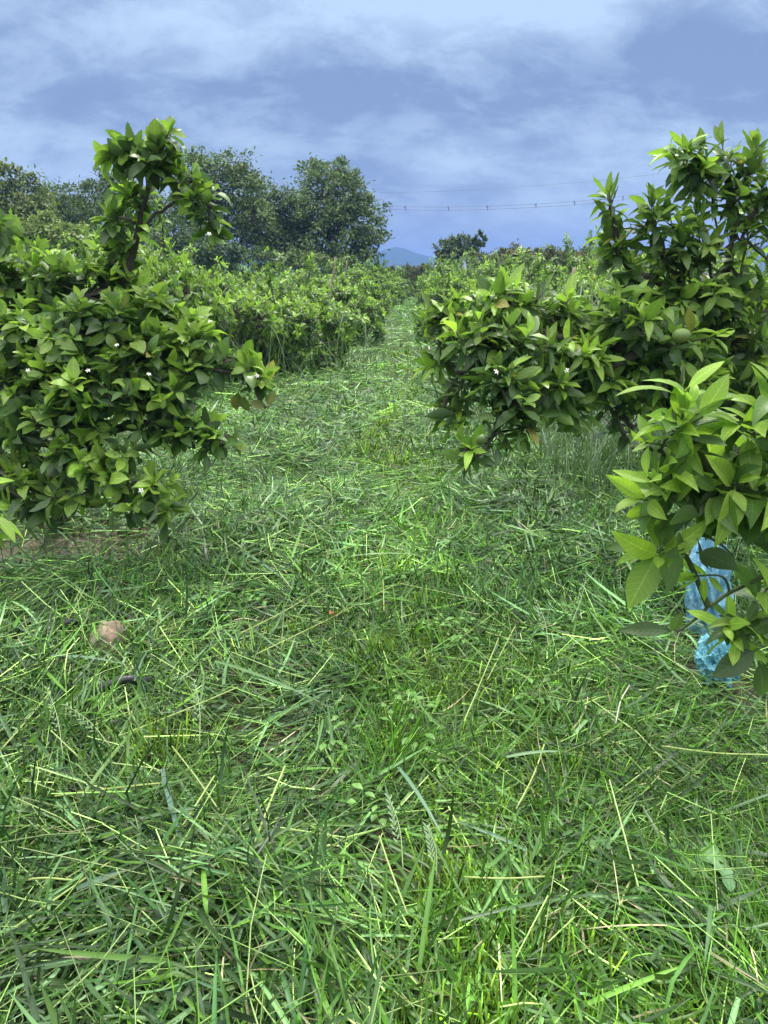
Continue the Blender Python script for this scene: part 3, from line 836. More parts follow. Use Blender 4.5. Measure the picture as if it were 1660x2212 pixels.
E_t = lobes_px([(1625, 455, dU - .2, 18, 14)], .8)
def eS(rows, n, sp=.4):
    return shoot(P3(*[(x, y, dU - .3) for x, y in rows]), n, sp)
E_sh = (eS([(1350, 570), (1330, 500), (1318, 425)], 6, .3) + eS([(1340, 560), (1312, 520)], 3, .3) + eS([(1415, 540), (1410, 480), (1408, 440)], 5, .3) + eS([(1480, 580), (1500, 500), (1505, 445)], 4, .4) + eS([(1480, 600), (1460, 500), (1440, 480)], 4)
        + eS([(1590, 500), (1580, 400), (1562, 320)], 6, .45) + eS([(1575, 385), (1500, 372), (1455, 335)], 5, .5) + eS([(1530, 375), (1515, 335)], 2) + eS([(1490, 372), (1478, 330)], 2) + eS([(1490, 375), (1498, 405)], 2, .2) + eS([(1600, 420), (1625, 360), (1632, 335)], 4) + eS([(1620, 470), (1680, 420), (1700, 380)], 3)
        + eS([(1600, 520), (1640, 440), (1650, 400)], 3) + eS([(1560, 540), (1540, 440), (1545, 410)], 2) + eS([(1380, 640), (1360, 600), (1352, 570)], 3) + eS([(1450, 640), (1440, 570), (1425, 530)], 5) + eS([(1540, 620), (1530, 550), (1515, 510)], 5) + eS([(1660, 560), (1690, 490), (1700, 450)], 3) + eS([(1500, 630), (1480, 560), (1470, 530)], 4) + eS([(1600, 600), (1610, 540), (1630, 490)], 3))
E_b = [([TREE_E - [0, 0, .15]] + P3((1590, 1000, dE), (1570, 920, dE), (1560, 850, dE)), .08, .06),
       (P3((1570, 900, dE), (1520, 800, dU - .2), (1450, 745, dU - .4), (1380, 760, dU - .5), (1300, 800, q - .3), (1200, 830, q - .4), (1110, 880, q - .6), (1060, 940, q - .6), (1015, 1000, q - .65)), .045, .007),
       (P3((1380, 760, dU - .5), (1280, 740, q - .2), (1180, 720, q - .3), (1080, 710, q - .4), (980, 700, q - .3), (935, 690, q - .3)), .026, .007),
       (P3((1180, 725, q - .3), (1080, 770, q - .5), (1000, 800, q - .4), (960, 880, q - .4)), .018, .005),
       (P3((1560, 870, dE), (1540, 740, dU - .1), (1555, 620, dU - .2), (1590, 500, dU - .2), (1580, 420, dU - .25), (1570, 350, dU - .3)), .045, .010),
       (P3((1545, 700, dU - .1), (1480, 620, dU - .25), (1430, 550, dU - .3), (1410, 470, dU - .3)), .028, .008),
       (P3((1490, 640, dU - .2), (1400, 600, dU - .3), (1345, 555, dU - .3), (1322, 470, dU - .3), (1318, 430, dU - .3)), .02, .006),
       (P3((1585, 420, dU - .25), (1555, 378, dU - .28), (1500, 375, dU - .3), (1455, 350, dU - .3)), .014, .006),
       (P3((1565, 850, dE), (1620, 740, dU), (1680, 600, dU), (1700, 480, dU)), .045, .015),
       (P3((1575, 930, dE), (1500, 900, dU - .2), (1420, 905, dU - .3), (1350, 935, dU - .4)), .022, .006)]
citrus(rE, E_b, E_l + E_t, 50, .130, 'mid', .09, (8, 12), 3, .0075, extra=E_sh, young=.74, wide=.38, wave=.05, yellow=.012, up=.3)
add_flowers(rE, flo, [at(x, y, d) for x, y, d in ((1073, 803, 2.8), (1225, 800, 2.85), (928, 752, 3.05))], 5)
for x, y, d, r, c, t in ((1473, 725, dU - .70, .034, (.13, .20, .04), (0, 1.5)), (1040, 950, q - .95, .02, (.09, .14, .032), (.3, .3))):
    fruit_obj(rE, at(x, y, d), r, np.array(c), t, 1.25)
0 and fruit_obj(rE, at(1312, 864, q - .80), .014, np.array([.40, .18, .02]), (.2, .3), 1.1)

# near tree whose branch comes in from the right edge
TF = np.array([1.62, 1.55, float(gh(1.62, 1.55))])
rF = thing('citrus_tree', 'citrus tree at right edge with bright young leaves over the blue sack', 'citrus tree', TF)
f = 1.32
F_l = lobes_px([(1620, 1010, f, 75, 50), (1530, 1040, f, 60, 45), (1610, 1050, f - .05, 80, 44), (1690, 1060, f, 70, 70), (1470, 1070, f - .05, 60, 26), (1600, 1060, f, 60, 30), (1715, 1150, f, 44, 44), (1455, 1195, f - .05, 46, 18),
                (1735, 1280, f, 40, 50), (1760, 1150, f, 80, 150), (1760, 950, f, 80, 80), (1760, 1350, f, 70, 70)])
F_b = [([TF - [0, 0, .15], TF + [0, 0, .35], TF + [-.03, -.05, .7], TF + [0, -.05, 1.1]], .06, .035),
       ([TF + [-.02, -.05, .75]] + P3((1850, 1200, f + .1), (1720, 1130, f), (1620, 1080, f), (1530, 1010, f), (1488, 930, f), (1478, 850, f), (1478, 790, f)), .028, .0035),
       (P3((1750, 1150, f), (1690, 1000, f), (1660, 930, f), (1650, 880, f)), .012, .004),
       (P3((1640, 1090, f), (1540, 1080, f), (1450, 1060, f), (1385, 1075, f)), .009, .003),
       (P3((1560, 1030, f), (1470, 990, f), (1400, 970, f), (1365, 965, f)), .007, .003),
       (P3((1760, 1180, f), (1680, 1230, f), (1570, 1280, f), (1510, 1330, f), (1462, 1366, f)), .006, .0025),
       (P3((1740, 1200, f), (1690, 1320, f), (1620, 1370, f), (1560, 1350, f)), .006, .003)]
LN = .112
young_px = [((1480, 845), (0, 0, 1), 1.), ((1492, 880), (.15, -.2, 1), 1.), ((1470, 905), (-.5, -.4, .7), .8), ((1520, 900), (.7, -.3, .6), .8), ((1395, 955), (-1, -.2, .25), .5), ((1440, 920), (-.8, 0, .6), .7),
            ((1640, 890), (.05, -.3, 1), 1.), ((1600, 920), (-.6, -.5, .5), .9), ((1690, 900), (.5, -.4, .6), 1.), ((1400, 1030), (-.7, -.3, .6), .9), ((1390, 1080), (-.8, -.5, .2), .8), ((1450, 1020), (-.3, -.5, .7), .9), ((1500, 1040), (.2, -.7, .6), .8),
            ((1560, 1030), (.4, -.5, .7), .7), ((1690, 820), (.3, 0, 1), 1.), ((1565, 1352), (-.6, -.6, .3), .62), ((1600, 1345), (.1, -.7, .6), .7), ((1635, 1360), (.4, -.6, .5), .62), ((1590, 1385), (-.2, -.7, -.1), .6), ((1660, 1270), (.0, -.6, .8), .8), ((1700, 1330), (.3, -.6, .7), .9), ((1500, 1245), (-.9, -.4, .1), .6)]
def near_shoots(items, d, base, L, dark):
    C = np.array([at(p[0][0], p[0][1], d - .03) for p in items]); A = np.array([p[1] for p in items], float)
    S = np.array([p[2] for p in items])
    return [rosettes(C[S == s] - base, A[S == s], L * s, .07 * s, 6, 9, prof='hi', cols=5, young=.97, wide=.37, wave=.018, clustercol=.1, open_=85, dark=dark, yellow=0) for s in sorted(set(S))]
ex = [(at(p[0][0], p[0][1], f - .03), np.array(p[1], float), at(1600 if p[0][1] < 1200 else 1690, 1060 if p[0][1] < 1200 else 1320, f)) for p in young_px]
lpF = np.concatenate([smooth_line(b[0], 30) for b in F_b])
tips = np.array([e[0] for e in ex]); axs = nrm(np.array([e[1] for e in ex]))
st = np.array([lpF[np.argmin(np.sum((lpF - (t - a * .07)) ** 2, 1))] for t, a in zip(tips, axs)])
tw, rr = twigs_to(tips, axs, st, .0028, .0016, .07, 8)
q_ = np.array([at(1640, 1400, f - .05), at(1640, 1425, f - .02), at(1455, 1362, f), at(1450, 1365, f)])
OLDL = leaves(q_ - TF, np.array([[-.75, -.15, -.45], [.3, -.1, -1], [-1, -.1, .12], [.2, -.3, .9]]), np.array([[-.4, -.8, .5], [.1, -1, .2], [0, -.6, .8], [0, -1, .2]]), np.array([.105, .09, .11, .05]), np.array([.046, .045, .034, .026]), .3, .2, np.array([[.06, .10, .035]] * 4), 'hi', 5, .015)
citrus(rF, F_b, F_l, 46, .106, 'hi', .08, (5, 8), 5, .004, leaf=LEAF_NEAR, bark=TWIG, wood2=[tubes(tw - TF, rr, 6)], leaf2=[OLDL], young=.66, wide=.40, wave=.022, up=.4, open_=88, yellow=.0, clustercol=.1, lo=.5)
# near tree outside the left edge, only leaf tips reach in
build('young_leaves', near_shoots(young_px, f, TF, LN, 1.15), LEAF_NEAR, rF)
TG = np.array([-1.25, 1.35, float(gh(-1.25, 1.35))])
rG = thing('citrus_tree', 'citrus tree at the left edge with only bright leaf tips in view', 'citrus tree', TG)
g_px = [((-25, 1110), (.8, -.2, .3), 1.), ((-20, 1150), (.9, -.3, -.1), 1.), ((-60, 1060), (.3, -.2, .9), 1.)]
citrus(rG, [([TG - [0, 0, .1], TG + [.02, 0, .4], TG + [.1, -.02, .7]], .045, .02), ([TG + [.03, 0, .4]] + P3((-200, 1200, 1.3), (-90, 1150, 1.3), (-45, 1140, 1.3)), .012, .003)],
       lobes_px([(-220, 1050, 1.3, 80, 80), (-180, 1180, 1.3, 70, 50), (-260, 1200, 1.35, 80, 60)]), 46, .115, 'hi', .07, (6, 9), 5, .004, leaf=LEAF_NEAR, young=.5, wave=.02)
build('young_leaves', near_shoots(g_px, 1.3, TG, .09, 1.1), LEAF_NEAR, rG)
# the flower used as source belongs to the left tree
flo.parent = rA
flo.location = at(60, 800, 3.3) - np.array(rA.location); flo.rotation_euler = (.9, .2, 0)
#@@GRASS@@
# ------------------------------------------------------------------ grass
def excl(x, y):
    """share of the cut grass that lies here"""
    k = np.ones_like(x)
    k *= np.where(((x - SOIL[0]) / .95) ** 2 + ((y - SOIL[1]) / .34) ** 2 + (vnoise(x * 4, y * 4, 21) - .5) < 1, .3, 1)
    k *= np.where(((x - TREE_A[0]) / 1.0) ** 2 + ((y - TREE_A[1]) / .75) ** 2 < 1, .3, 1)
    for c, r, f_ in ((STUMP, .10, .5), (gpt(155, 1425), .05, .3), (gpt(262, 1545), .06, .3), (gpt(275, 1400), .05, .3), (SACK, .24, .1), (BAG, .17, .06), (BAG - [.02, .14, 0], .13, .25)):
        k *= np.where((x - c[0]) ** 2 + (y - c[1]) ** 2 < r * r, f_, 1)
    k *= np.where((vnoise(x * 1.9 + 4, y * 1.9, 31) > .80) & (y < 3.2), .35, 1)
    return k
def pathx(y):
    return .02 + .0011 * np.maximum(y - 7, 0) ** 2
def mound(x, y):
    return np.clip(vnoise(x * 1.5, y * 1.5, 9) * .75 + vnoise(x * 4.3, y * 4.3, 10) * .5 - .25, 0, 1)
def strip(x, y):
    """1 in the worn middle of the path, where stubble shows through"""
    wv = (vnoise(x * .9, y * .9, 14) - .5) * .5
    return np.clip(1 - np.abs(x - pathx(y) - .06 + wv) / (.40 + .012 * y), 0, 1)
bands = [(.45, 1.3, 8200, 1.), (1.3, 2.2, 8200, 1.), (2.2, 3.4, 6600, 1.), (3.4, 5, 4400, 1.08), (5, 7.5, 2000, 1.3), (7.5, 11, 1000, 1.7), (11, 16, 480, 2.3), (16, 25, 220, 3.2), (25, 46, 80, 4.6)]
mat_ch, far_ch = [], []
def cgrass(n, kind, x, y):
    r = rng.uniform(0, 1, (n, 1))
    if kind == 'wide':
        c = np.array([.022, .072, .022]) * (1 - r) + np.array([.082, .172, .020]) * r
        under = rng.uniform(0, 1, n) < .32
        c[under] = np.array([.115, .215, .085]) * rng.uniform(.8, 1.15, (under.sum(), 1))
    elif kind == 'stem':
        c = np.array([.15, .28, .06]) * (1 - r) + np.array([.34, .45, .17]) * r
    elif kind == 'fresh':
        c = np.array([.042, .130, .012]) * (1 - r) + np.array([.11, .25, .020]) * r
    elif kind == 'stub':
        c = np.array([.13, .25, .020]) * (1 - r) + np.array([.30, .42, .06]) * r
    else:
        c = np.array([.26, .20, .11]) * (1 - r) + np.array([.42, .36, .22]) * r
    s = strip(x, y)[:, None] * .5
    if kind in ('wide', 'fresh'):
        c = c * (1 - s) + np.array([.10, .23, .020]) * s
    big = .64 + .56 * vnoise(x * 1.1 + 9, y * 1.1, 51)[:, None]
    return c * big * np.clip(np.exp(rng.normal(-.06, .6, (n, 1))), .28, 2.3)
for y0, y1, dens, ws in bands:
    half = lambda y: .60 * y + .9
    n = int((y1 - y0) * 2 * half((y0 + y1) / 2) * dens)
    y = rng.uniform(y0, y1, n); x = rng.uniform(-1, 1, n) * half(y)
    s = strip(x, y)
    keepp = rng.uniform(0, 1, n) < excl(x, y) * (1 - .55 * s)
    x, y = x[keepp], y[keepp]; n = len(x)
    u = rng.uniform(0, 1, n)
    left = np.clip(.5 - x * .5, 0, 1)
    fine_share = np.clip(.16 + .5 * np.clip((x - .15) * 2, 0, 1) * (y < 2.6), 0, .6)
    kind = np.where(u < fine_share, 2, np.where(u < fine_share + .08 + .10 * left, 1, 0))
    kind[(rng.uniform(0, 1, n) < .035)] = 3
    th0 = 6.28 * 1.2 * vnoise(x * .95, y * .95, 5) + .5
    for kd, nm in ((0, 'wide'), (1, 'stem'), (2, 'fresh'), (3, 'dry')):
        i = kind == kd
        xx, yy, t0 = x[i], y[i], th0[i]
        m_ = len(xx)
        if not m_:
            continue
        th = t0 + rng.normal(0, .6, m_) + (rng.uniform(0, 1, m_) < .3) * rng.normal(0, 1.2, m_) + (rng.uniform(0, 1, m_) < .5) * math.pi
        hgt = gh(xx, yy) + .008 + (.012 + .185 * mound(xx, yy)) * rng.uniform(0, 1, m_) ** 1.15 * (1 - .7 * strip(xx, yy))
        pit = rng.normal(.05, .19, m_)
        ls = 1 + .10 * (ws - 1)
        col = cgrass(m_, nm, xx, yy)
        P = np.stack([xx, yy, hgt], -1)
        D = np.stack([np.cos(th) * np.cos(pit), np.sin(th) * np.cos(pit), np.sin(pit)], -1)
        N = np.stack([rng.normal(0, .45, m_), rng.normal(0, .45, m_), np.ones(m_)], -1)
        if nm == 'stem':
            L = rng.uniform(.07, .30, m_) * ls
            P2 = P + D * (L * .5)[:, None]
            kb = rng.normal(0, .10, (m_, 3)) * (rng.uniform(0, 1, (m_, 1)) < .35)
            P3_ = P + (D + kb) * L[:, None]
            P3_[:, 2] = np.maximum(P3_[:, 2], gh(P3_[:, 0], P3_[:, 1]) + .004); P2[:, 2] = np.maximum(P2[:, 2], gh(P2[:, 0], P2[:, 1]) + .004)
            rad = rng.uniform(.0010, .0024, m_) * ws
            mat_ch.append(tubes(np.stack([P, P2, P3_], 1), np.stack([rad, rad, rad * .8], 1), 3, col))
        else:
            L, W = {'wide': (rng.uniform(.05, .27, m_) * ls, rng.uniform(.0048, .0135, m_) * ws), 'fresh': (rng.uniform(.06, .17, m_) * ls, rng.uniform(.0016, .0036, m_) * ws), 'dry': (rng.uniform(.05, .2, m_), rng.uniform(.002, .006, m_) * ws)}[nm]
            if nm == 'fresh':
                D = nrm(D + np.array([0, 0, 1]) * rng.uniform(.0, 1.3, (m_, 1)))
            near = y1 < 3.5
            kk_ = (rng.uniform(.3, .7, m_), np.where(rng.uniform(0, 1, m_) < .32, rng.normal(0, .9, m_), 0.)) if near else None
            v = leaves(P, D, N, L, W, rng.normal(.3, .8, m_) + (nm == 'fresh') * .5, rng.normal(.3, .25, m_) if near else 0., col, 'blade' if near else ('blade3' if y1 < 12 else 'far'), 3 if near and nm == 'wide' else 2, kink=kk_)
            v[0].reshape(-1, 3)[:, 2] = np.maximum(v[0].reshape(-1, 3)[:, 2], gh(v[0].reshape(-1, 3)[:, 0], v[0].reshape(-1, 3)[:, 1]) + .003)
            mat_ch.append(v)
tag(build('mown_grass', mat_ch, GRASS), kind='stuff')
del mat_ch

# standing stubble in tufts, and fresh growth
ch = []
n = 2600
y = .7 + 15 * rng.uniform(0, 1, n) ** 1.6; x = rng.uniform(-1, 1, n) * (.58 * y + .6)
pick = rng.uniform(0, 1, n) < np.clip(.16 + 1.2 * strip(x, y), 0, 1) * excl(x, y)
tx, ty = list(x[pick]), list(y[pick])
hand = [(370, 1650, 30, .10), (320, 1640, 18, .09), (820, 1450, 45, .08), (780, 1470, 30, .07), (560, 1450, 22, .08), (640, 1400, 16, .07), (300, 1420, 20, .07), (790, 990, 40, .10), (850, 1010, 30, .09), (830, 940, 30, .10), (620, 1140, 26, .09), (600, 1180, 18, .08), (930, 1990, 26, .08), (1010, 1960, 18, .07), (980, 2010, 22, .06), (1190, 1780, 18, .09), (1300, 1900, 12, .06), (1500, 2100, 14, .06), (90, 1760, 20, .08), (1250, 1720, 14, .08), (20, 1370, 18, .07), (1100, 1560, 16, .06)]
specs = [(a, b, int(rng.integers(8, 26)), rng.uniform(.04, .09)) for a, b in zip(tx, ty)]
for px, py, c, h in hand:
    p = gpt(px, py); specs.append((p[0], p[1], c * 2, h))
for a, b, c, h in specs:
    ws = max(1, b / 4)
    rr = rng.uniform(.015, .05) * (1 + .05 * b)
    q = rng.normal(0, rr, (c, 2))
    X, Y = a + q[:, 0] * 1.3, b + q[:, 1]
    L = h * rng.uniform(.6, 1.25, c)
    D = nrm(np.stack([q[:, 0] * 5 + rng.normal(0, .16, c), q[:, 1] * 4 + rng.normal(0, .16, c), np.ones(c)], -1))
    P = np.stack([X, Y, gh(X, Y)], -1)
    hf = rng.uniform(0, 1, c) < .6
    cs_ = cgrass(c, 'stub', X, Y)
    if hf.any():
        s_ = rng.uniform(.0014, .0024, hf.sum()) * ws
        Q_ = np.stack([P[hf], P[hf] + D[hf] * L[hf, None] * .55, P[hf] + D[hf] * L[hf, None] + rng.normal(0, .004, (hf.sum(), 3))], 1)
        ch.append(tubes(Q_, np.stack([s_, s_, s_ * 1.15], 1), 4, cs_[hf]))
    if (~hf).any():
        k_ = (~hf).sum()
        ch.append(leaves(P[~hf], D[~hf], nrm(rng.normal(0, 1, (k_, 3))), L[~hf] * 1.35, rng.uniform(.003, .006, k_) * ws, rng.normal(.5, .4, k_), .35, cs_[~hf], 'cut' if b < 6 else 'far', 3))
tag(build('grass_stubble', ch, GRASS), kind='stuff')

ch = []
n = 52000
y = .45 + 5.5 * rng.uniform(0, 1, n) ** 1.5; x = rng.uniform(-1, 1, n) * (.58 * y + .7)
d_ = vnoise(x * 2.2, y * 2.2, 41)
pr = np.clip((d_ - .40) * 2.2, 0, 1) * np.clip(.45 + .6 * (x > .2) * (y < 2.6), 0, 1) * np.where(((x - SOIL[0]) / 1.) ** 2 + ((y - SOIL[1]) / .4) ** 2 < 1, .25, 1) * np.clip(excl(x, y) * 1.5, 0, 1)
i = rng.uniform(0, 1, n) < pr
x, y = x[i], y[i]; n = len(x)
th = rng.uniform(0, 6.28, n); pit = rng.uniform(.5, 1.45, n)
D = np.stack([np.cos(th) * np.cos(pit), np.sin(th) * np.cos(pit), np.sin(pit)], -1)
P = np.stack([x, y, gh(x, y)], -1)
ch.append(leaves(P, D, np.stack([-np.cos(th) * .8, -np.sin(th) * .8, np.full(n, .6)], -1), rng.uniform(.06, .17, n), rng.uniform(.0016, .0036, n) * np.maximum(1, y / 3), rng.uniform(.2, 1.5, n), 0., cgrass(n, 'fresh', x, y) * .95, 'blade', 2))
# wider fresh tuft in the middle foreground
for px, py, c, h in ((850, 1640, 90, .20), (820, 1700, 60, .2), (800, 1310, 40, .10), (860, 1560, 40, .14), (1000, 2130, 50, .16), (1120, 2100, 40, .15)):
    p = gpt(px, py); q = rng.normal(0, .05, (c, 2)); X, Y = p[0] + q[:, 0], p[1] + q[:, 1]
    D = nrm(np.stack([q[:, 0] * 8 + rng.normal(0, .35, c), q[:, 1] * 8 + rng.normal(0, .35, c), np.ones(c)], -1))
    ch.append(leaves(np.stack([X, Y, gh(X, Y)], -1), D, nrm(rng.normal(0, 1, (c, 3)) + [0, -.3, .3]), h * rng.uniform(.5, 1.2, c), rng.uniform(.002, .005, c), rng.uniform(.2, 1.3, c), .3, cgrass(c, 'fresh', X, Y) * 1.1, 'blade', 3))
tag(build('fresh_grass', ch, GRASS), kind='stuff')

# tall unmown grass between and behind the trees
ch = []
def tall(px, d, sx, sy, n, h0, h1, w=.007, seed_heads=.0, colr=((.075, .125, .070), (.12, .185, .085))):
    p = at(px, 700, d)
    X = p[0] + rng.normal(0, sx, n); Y = d + rng.normal(0, sy, n)
    th = rng.uniform(0, 6.28, n); L = rng.uniform(h0, h1, n); lean = rng.uniform(.03, .4, n)
    D = nrm(np.stack([np.cos(th) * lean, np.sin(th) * lean, np.ones(n)], -1))
    r = rng.uniform(0, 1, (n, 1))
    ch.append(leaves(np.stack([X, Y, gh(X, Y) - .02], -1), D, np.stack([-np.cos(th), -np.sin(th), np.full(n, .2)], -1), L, w * rng.uniform(.6, 1.3, n), rng.uniform(.1, 1.2, n), .2, np.array(colr[0]) * (1 - r) + np.array(colr[1]) * r, 'blade', 2))
    k_ = int(n * seed_heads)
    if k_:
        X = p[0] + rng.normal(0, sx, k_); Y = d + rng.normal(0, sy, k_); h = rng.uniform(h1 * .85, h1 * 1.2, k_)
        b = np.stack([X, Y, gh(X, Y)], -1); le = rng.normal(0, .16, (k_, 2))
        t = np.linspace(0, 1, 8)[None, :, None]
        Pq = b[:, None] + np.concatenate([le[:, None, :] * t ** 2.2 * h[:, None, None], (h[:, None, None] * (t - .18 * t ** 3))], -1)
        ch.append(tubes(Pq, np.broadcast_to(np.array([.0022, .0022, .002, .002, .002, .0048, .0045, .001]) * w / .007, (k_, 8)), 4, (.22, .28, .15)))
tall(1290, 8.4, .42, .5, 900, .8, 1.45, .010, .12, ((.085, .14, .085), (.15, .21, .12)))
tall(1350, 7.4, .35, .4, 420, .6, 1.2, .009, .1, ((.085, .14, .085), (.14, .20, .11)))
tall(1200, 9.8, .5, .5, 220, .8, 1.4, .010, .25, ((.085, .14, .085), (.14, .20, .11)))
tall(840, 12.8, .15, .3, 0, .3, .6)
tall(560, 14.2, .4, .4, 220, .6, 1.2, .008, .08, ((.085, .14, .08), (.14, .20, .10)))
tall(600, 11.4, .9, .25, 320, .10, .26, .007)
tall(740, 17.5, .4, .4, 120, .3, .6, .012)
tall(440, 15, 1.2, .8, 450, .6, 1.3, .013, .08)
tall(380, 11, 1.4, .8, 400, .6, 1.25, .011, .06)
tall(200, 10, 1.6, .8, 300, .5, 1.2, .011, .06)
tall(1570, 5.3, .55, .4, 800, .35, 1.0, .009, .03, ((.06, .11, .05), (.10, .155, .06)))
tall(1450, 5.0, .45, .35, 330, .25, .65, .008, .03)
tall(1280, 6.2, .6, .5, 350, .2, .5, .008)
tall(1500, 7.5, 1.0, .6, 500, .6, 1.3, .010, .05)
tall(150, 4.6, .45, .3, 420, .15, .45, .006, .02, ((.05, .09, .04), (.09, .14, .05)))
tall(360, 4.4, .4, .3, 90, .15, .45, .006, .05)
tall(500, 5.8, .4, .3, 120, .12, .35, .007, .03)
tall(20, 5.4, .6, .4, 220, .2, .6, .008, .02)
tag(build('tall_grass', ch, GRASS), kind='stuff')
#@@SMALL@@
# ------------------------------------------------------------------ small things on the ground
def m_stump():
    m = Mat('stump wood')
    n = m.noise(22, 6, .65, stretch=(1, 1, .4)); n2 = m.noise(6, 3)
    c = m.mix(n, (.15, .095, .065), (.42, .32, .23))
    tx_ = m.n('ShaderNodeSeparateXYZ'); m.set(tx_.inputs[0], m.n('ShaderNodeTexCoord').outputs['Object'])
    moss = m.mix(n, (.24, .22, .12), (.42, .39, .26))
    c = m.mix(m.ramp(m.math('ADD', m.math('MULTIPLY', tx_.outputs[0], -6.), m.math('SUBTRACT', n2, .5)), -.22, -.02), c, moss)
    return m.done(m.principled(c, .9, .2, bump=n, bs=.9, bd=.012))
st_o = thing('tree_stump', 'rounded mossy reddish brown stump in the grass inside the black hose loop', 'stump', STUMP - [0, 0, .02])
t = np.linspace(0, 1, 12)
prof = np.stack([np.array([.095, .088, .082, .077, .073, .069, .064, .058, .048, .034, .018, .0005]), np.array([-.06, -.02, .02, .05, .08, .10, .12, .135, .147, .155, .159, .160])], -1)
V, Q = lathe(np.stack([np.interp(np.linspace(0, 11, 40), np.arange(12), prof[:, k_]) for k_ in (0, 1)], -1), 64)
an = np.arctan2(V[..., 1], V[..., 0])
V = V.copy(); V[..., :2] *= (1 + .07 * np.sin(an * 3 + 1) + .05 * np.sin(an * 7 + V[..., 2] * 20) + .16 * (vnoise(an * 4.5, V[..., 2] * 14, 3) - .5) + .12 * (vnoise(an * 14, V[..., 2] * 30, 4) - .5))[..., None]
V[..., 2] += .02 * (vnoise(V[..., 0] * 60, V[..., 1] * 60, 6) - .5) * (V[..., 2] > .1)
V[..., 2] += .02 * V[..., 0] / .07 * (V[..., 2] > .09) + .008 * np.sin(an * 4)
build('bark', [(V, Q, (0, 0, 0), None)], m_stump(), st_o)
HOSE = plain('black rubber hose', (.018, .018, .022), .42, .5, nscale=40)
hp = []
for px, py, z in ((120, 1432, .0), (132, 1412, .03), (150, 1410, .10), (178, 1402, .10), (215, 1388, .07), (262, 1386, .10), (300, 1390, .06), (325, 1405, .02), (338, 1435, .01), (335, 1470, .01), (318, 1510, .04), (285, 1522, .075), (245, 1530, .07), (215, 1536, .05), (190, 1546, .0), (180, 1570, .0)):
    p = gpt(px, py); p[2] = gh(p[0], p[1]) + z; hp.append(p)
P, r = capped(smooth_line(hp, 60), np.full(60, .0155))
hb = STUMP + np.array([.06, 0, 0])
ho = build('hose', [tubes(P - hb, r, 12)], HOSE); ho.location = hb
tag(ho, 'black rubber hose looped round the stump and half buried in cut grass', 'hose')

def crumple(name, base, size, seed, mat, dents, twist=0.):
    """a closed crumpled sack: a lumpy body broken into facets and folds"""
    r_ = np.random.default_rng(seed)
    a, b = np.meshgrid(np.linspace(0, math.pi, 64), np.linspace(0, 2 * math.pi, 96, endpoint=False), indexing='ij')
    d = np.stack([np.sin(a) * np.cos(b), np.sin(a) * np.sin(b), np.cos(a)], -1)
    rad = np.ones(a.shape)
    pl_ = nrm(r_.normal(0, 1, (46, 3))); off = r_.uniform(.66, .98, 46)
    for nrm_, o_ in zip(pl_, off):                         # planar facets
        dp = d @ nrm_
        rad = np.where(dp > .05, np.minimum(rad, o_ / np.maximum(dp, .05)), rad)
    for _ in range(14):                                      # sharp folds
        v = nrm(r_.normal(0, 1, 3)); ph = r_.uniform(-.6, .6)
        rad += .07 * np.exp(-np.abs(d @ v - ph) * 26) * r_.choice([-1, 1.2])
    def rg(q, sd):                                          # ridged creases
        return 1 - np.abs(2 * vnoise(q[..., 0] + q[..., 2] * .7, q[..., 1] - q[..., 2] * .6, sd) - 1)
    rad += .34 * (rg(d * 2.6 + 7, seed) - .6) + .16 * (rg(d * 5.5 + 3, seed + 1) - .6) + .035 * (rg(d * 13, seed + 2) - .6)
    for v, dep in dents:
        rad -= dep * np.exp(-((1 - d @ nrm(np.array(v, float))) / .10))
    V = d * rad[..., None] * np.array(size)
    V[..., 2] = np.maximum(V[..., 2], -size[2] * .5)
    ob = build(name, [(V.reshape(-1, 3), grid_q(64, 96, 1, True), (0, 0, 0), None)], mat, smooth=False)
    ob.location = base + np.array([0, 0, size[2] * .45]); ob.rotation_euler = (0, 0, twist)
    return ob
def woven(name, a, b, c):
    m = Mat(name)
    wv = m.n('ShaderNodeTexWave'); wv.inputs['Scale'].default_value = 90; wv.inputs['Distortion'].default_value = 2.5
    m.set(wv.inputs['Vector'], m.n('ShaderNodeTexCoord').outputs['Object'])
    n = m.noise(12, 5, .6); n2 = m.noise(50, 4, .7, stretch=(1, .25, 1))
    col = m.mix(m.ramp(n, .35, .65), a, b)
    col = m.mix(m.ramp(n2, .55, .72, 0, .8), col, c)
    return m.done(m.principled(col, .45, .5, bump=m.math('ADD', wv.outputs['Fac'], m.math('MULTIPLY', n2, 2.)), bs=.45, bd=.004))
BLUE = woven('blue woven plastic', (.14, .33, .48), (.26, .48, .60), (.55, .70, .76))
TEAL = woven('teal woven plastic', (.09, .30, .37), (.19, .45, .52), (.50, .68, .72))
o = crumple('sack', SACK + [0, 0, .05], (.115, .11, .29), 5, BLUE, [((.1, -1, .15), .55), ((-.4, -1, -.4), .25), ((.6, -.8, .5), .3)], .3)
tag(o, 'crumpled torn light blue woven sack under the right edge branch', 'sack')
o = crumple('bag', BAG + [-.02, -.03, .05], (.10, .09, .13), 8, TEAL, [((.4, -1, .5), .2), ((-.5, -.6, .8), .25)], 1.1)
tag(o, 'small teal plastic bag lying in the grass in front of the blue sack', 'bag')

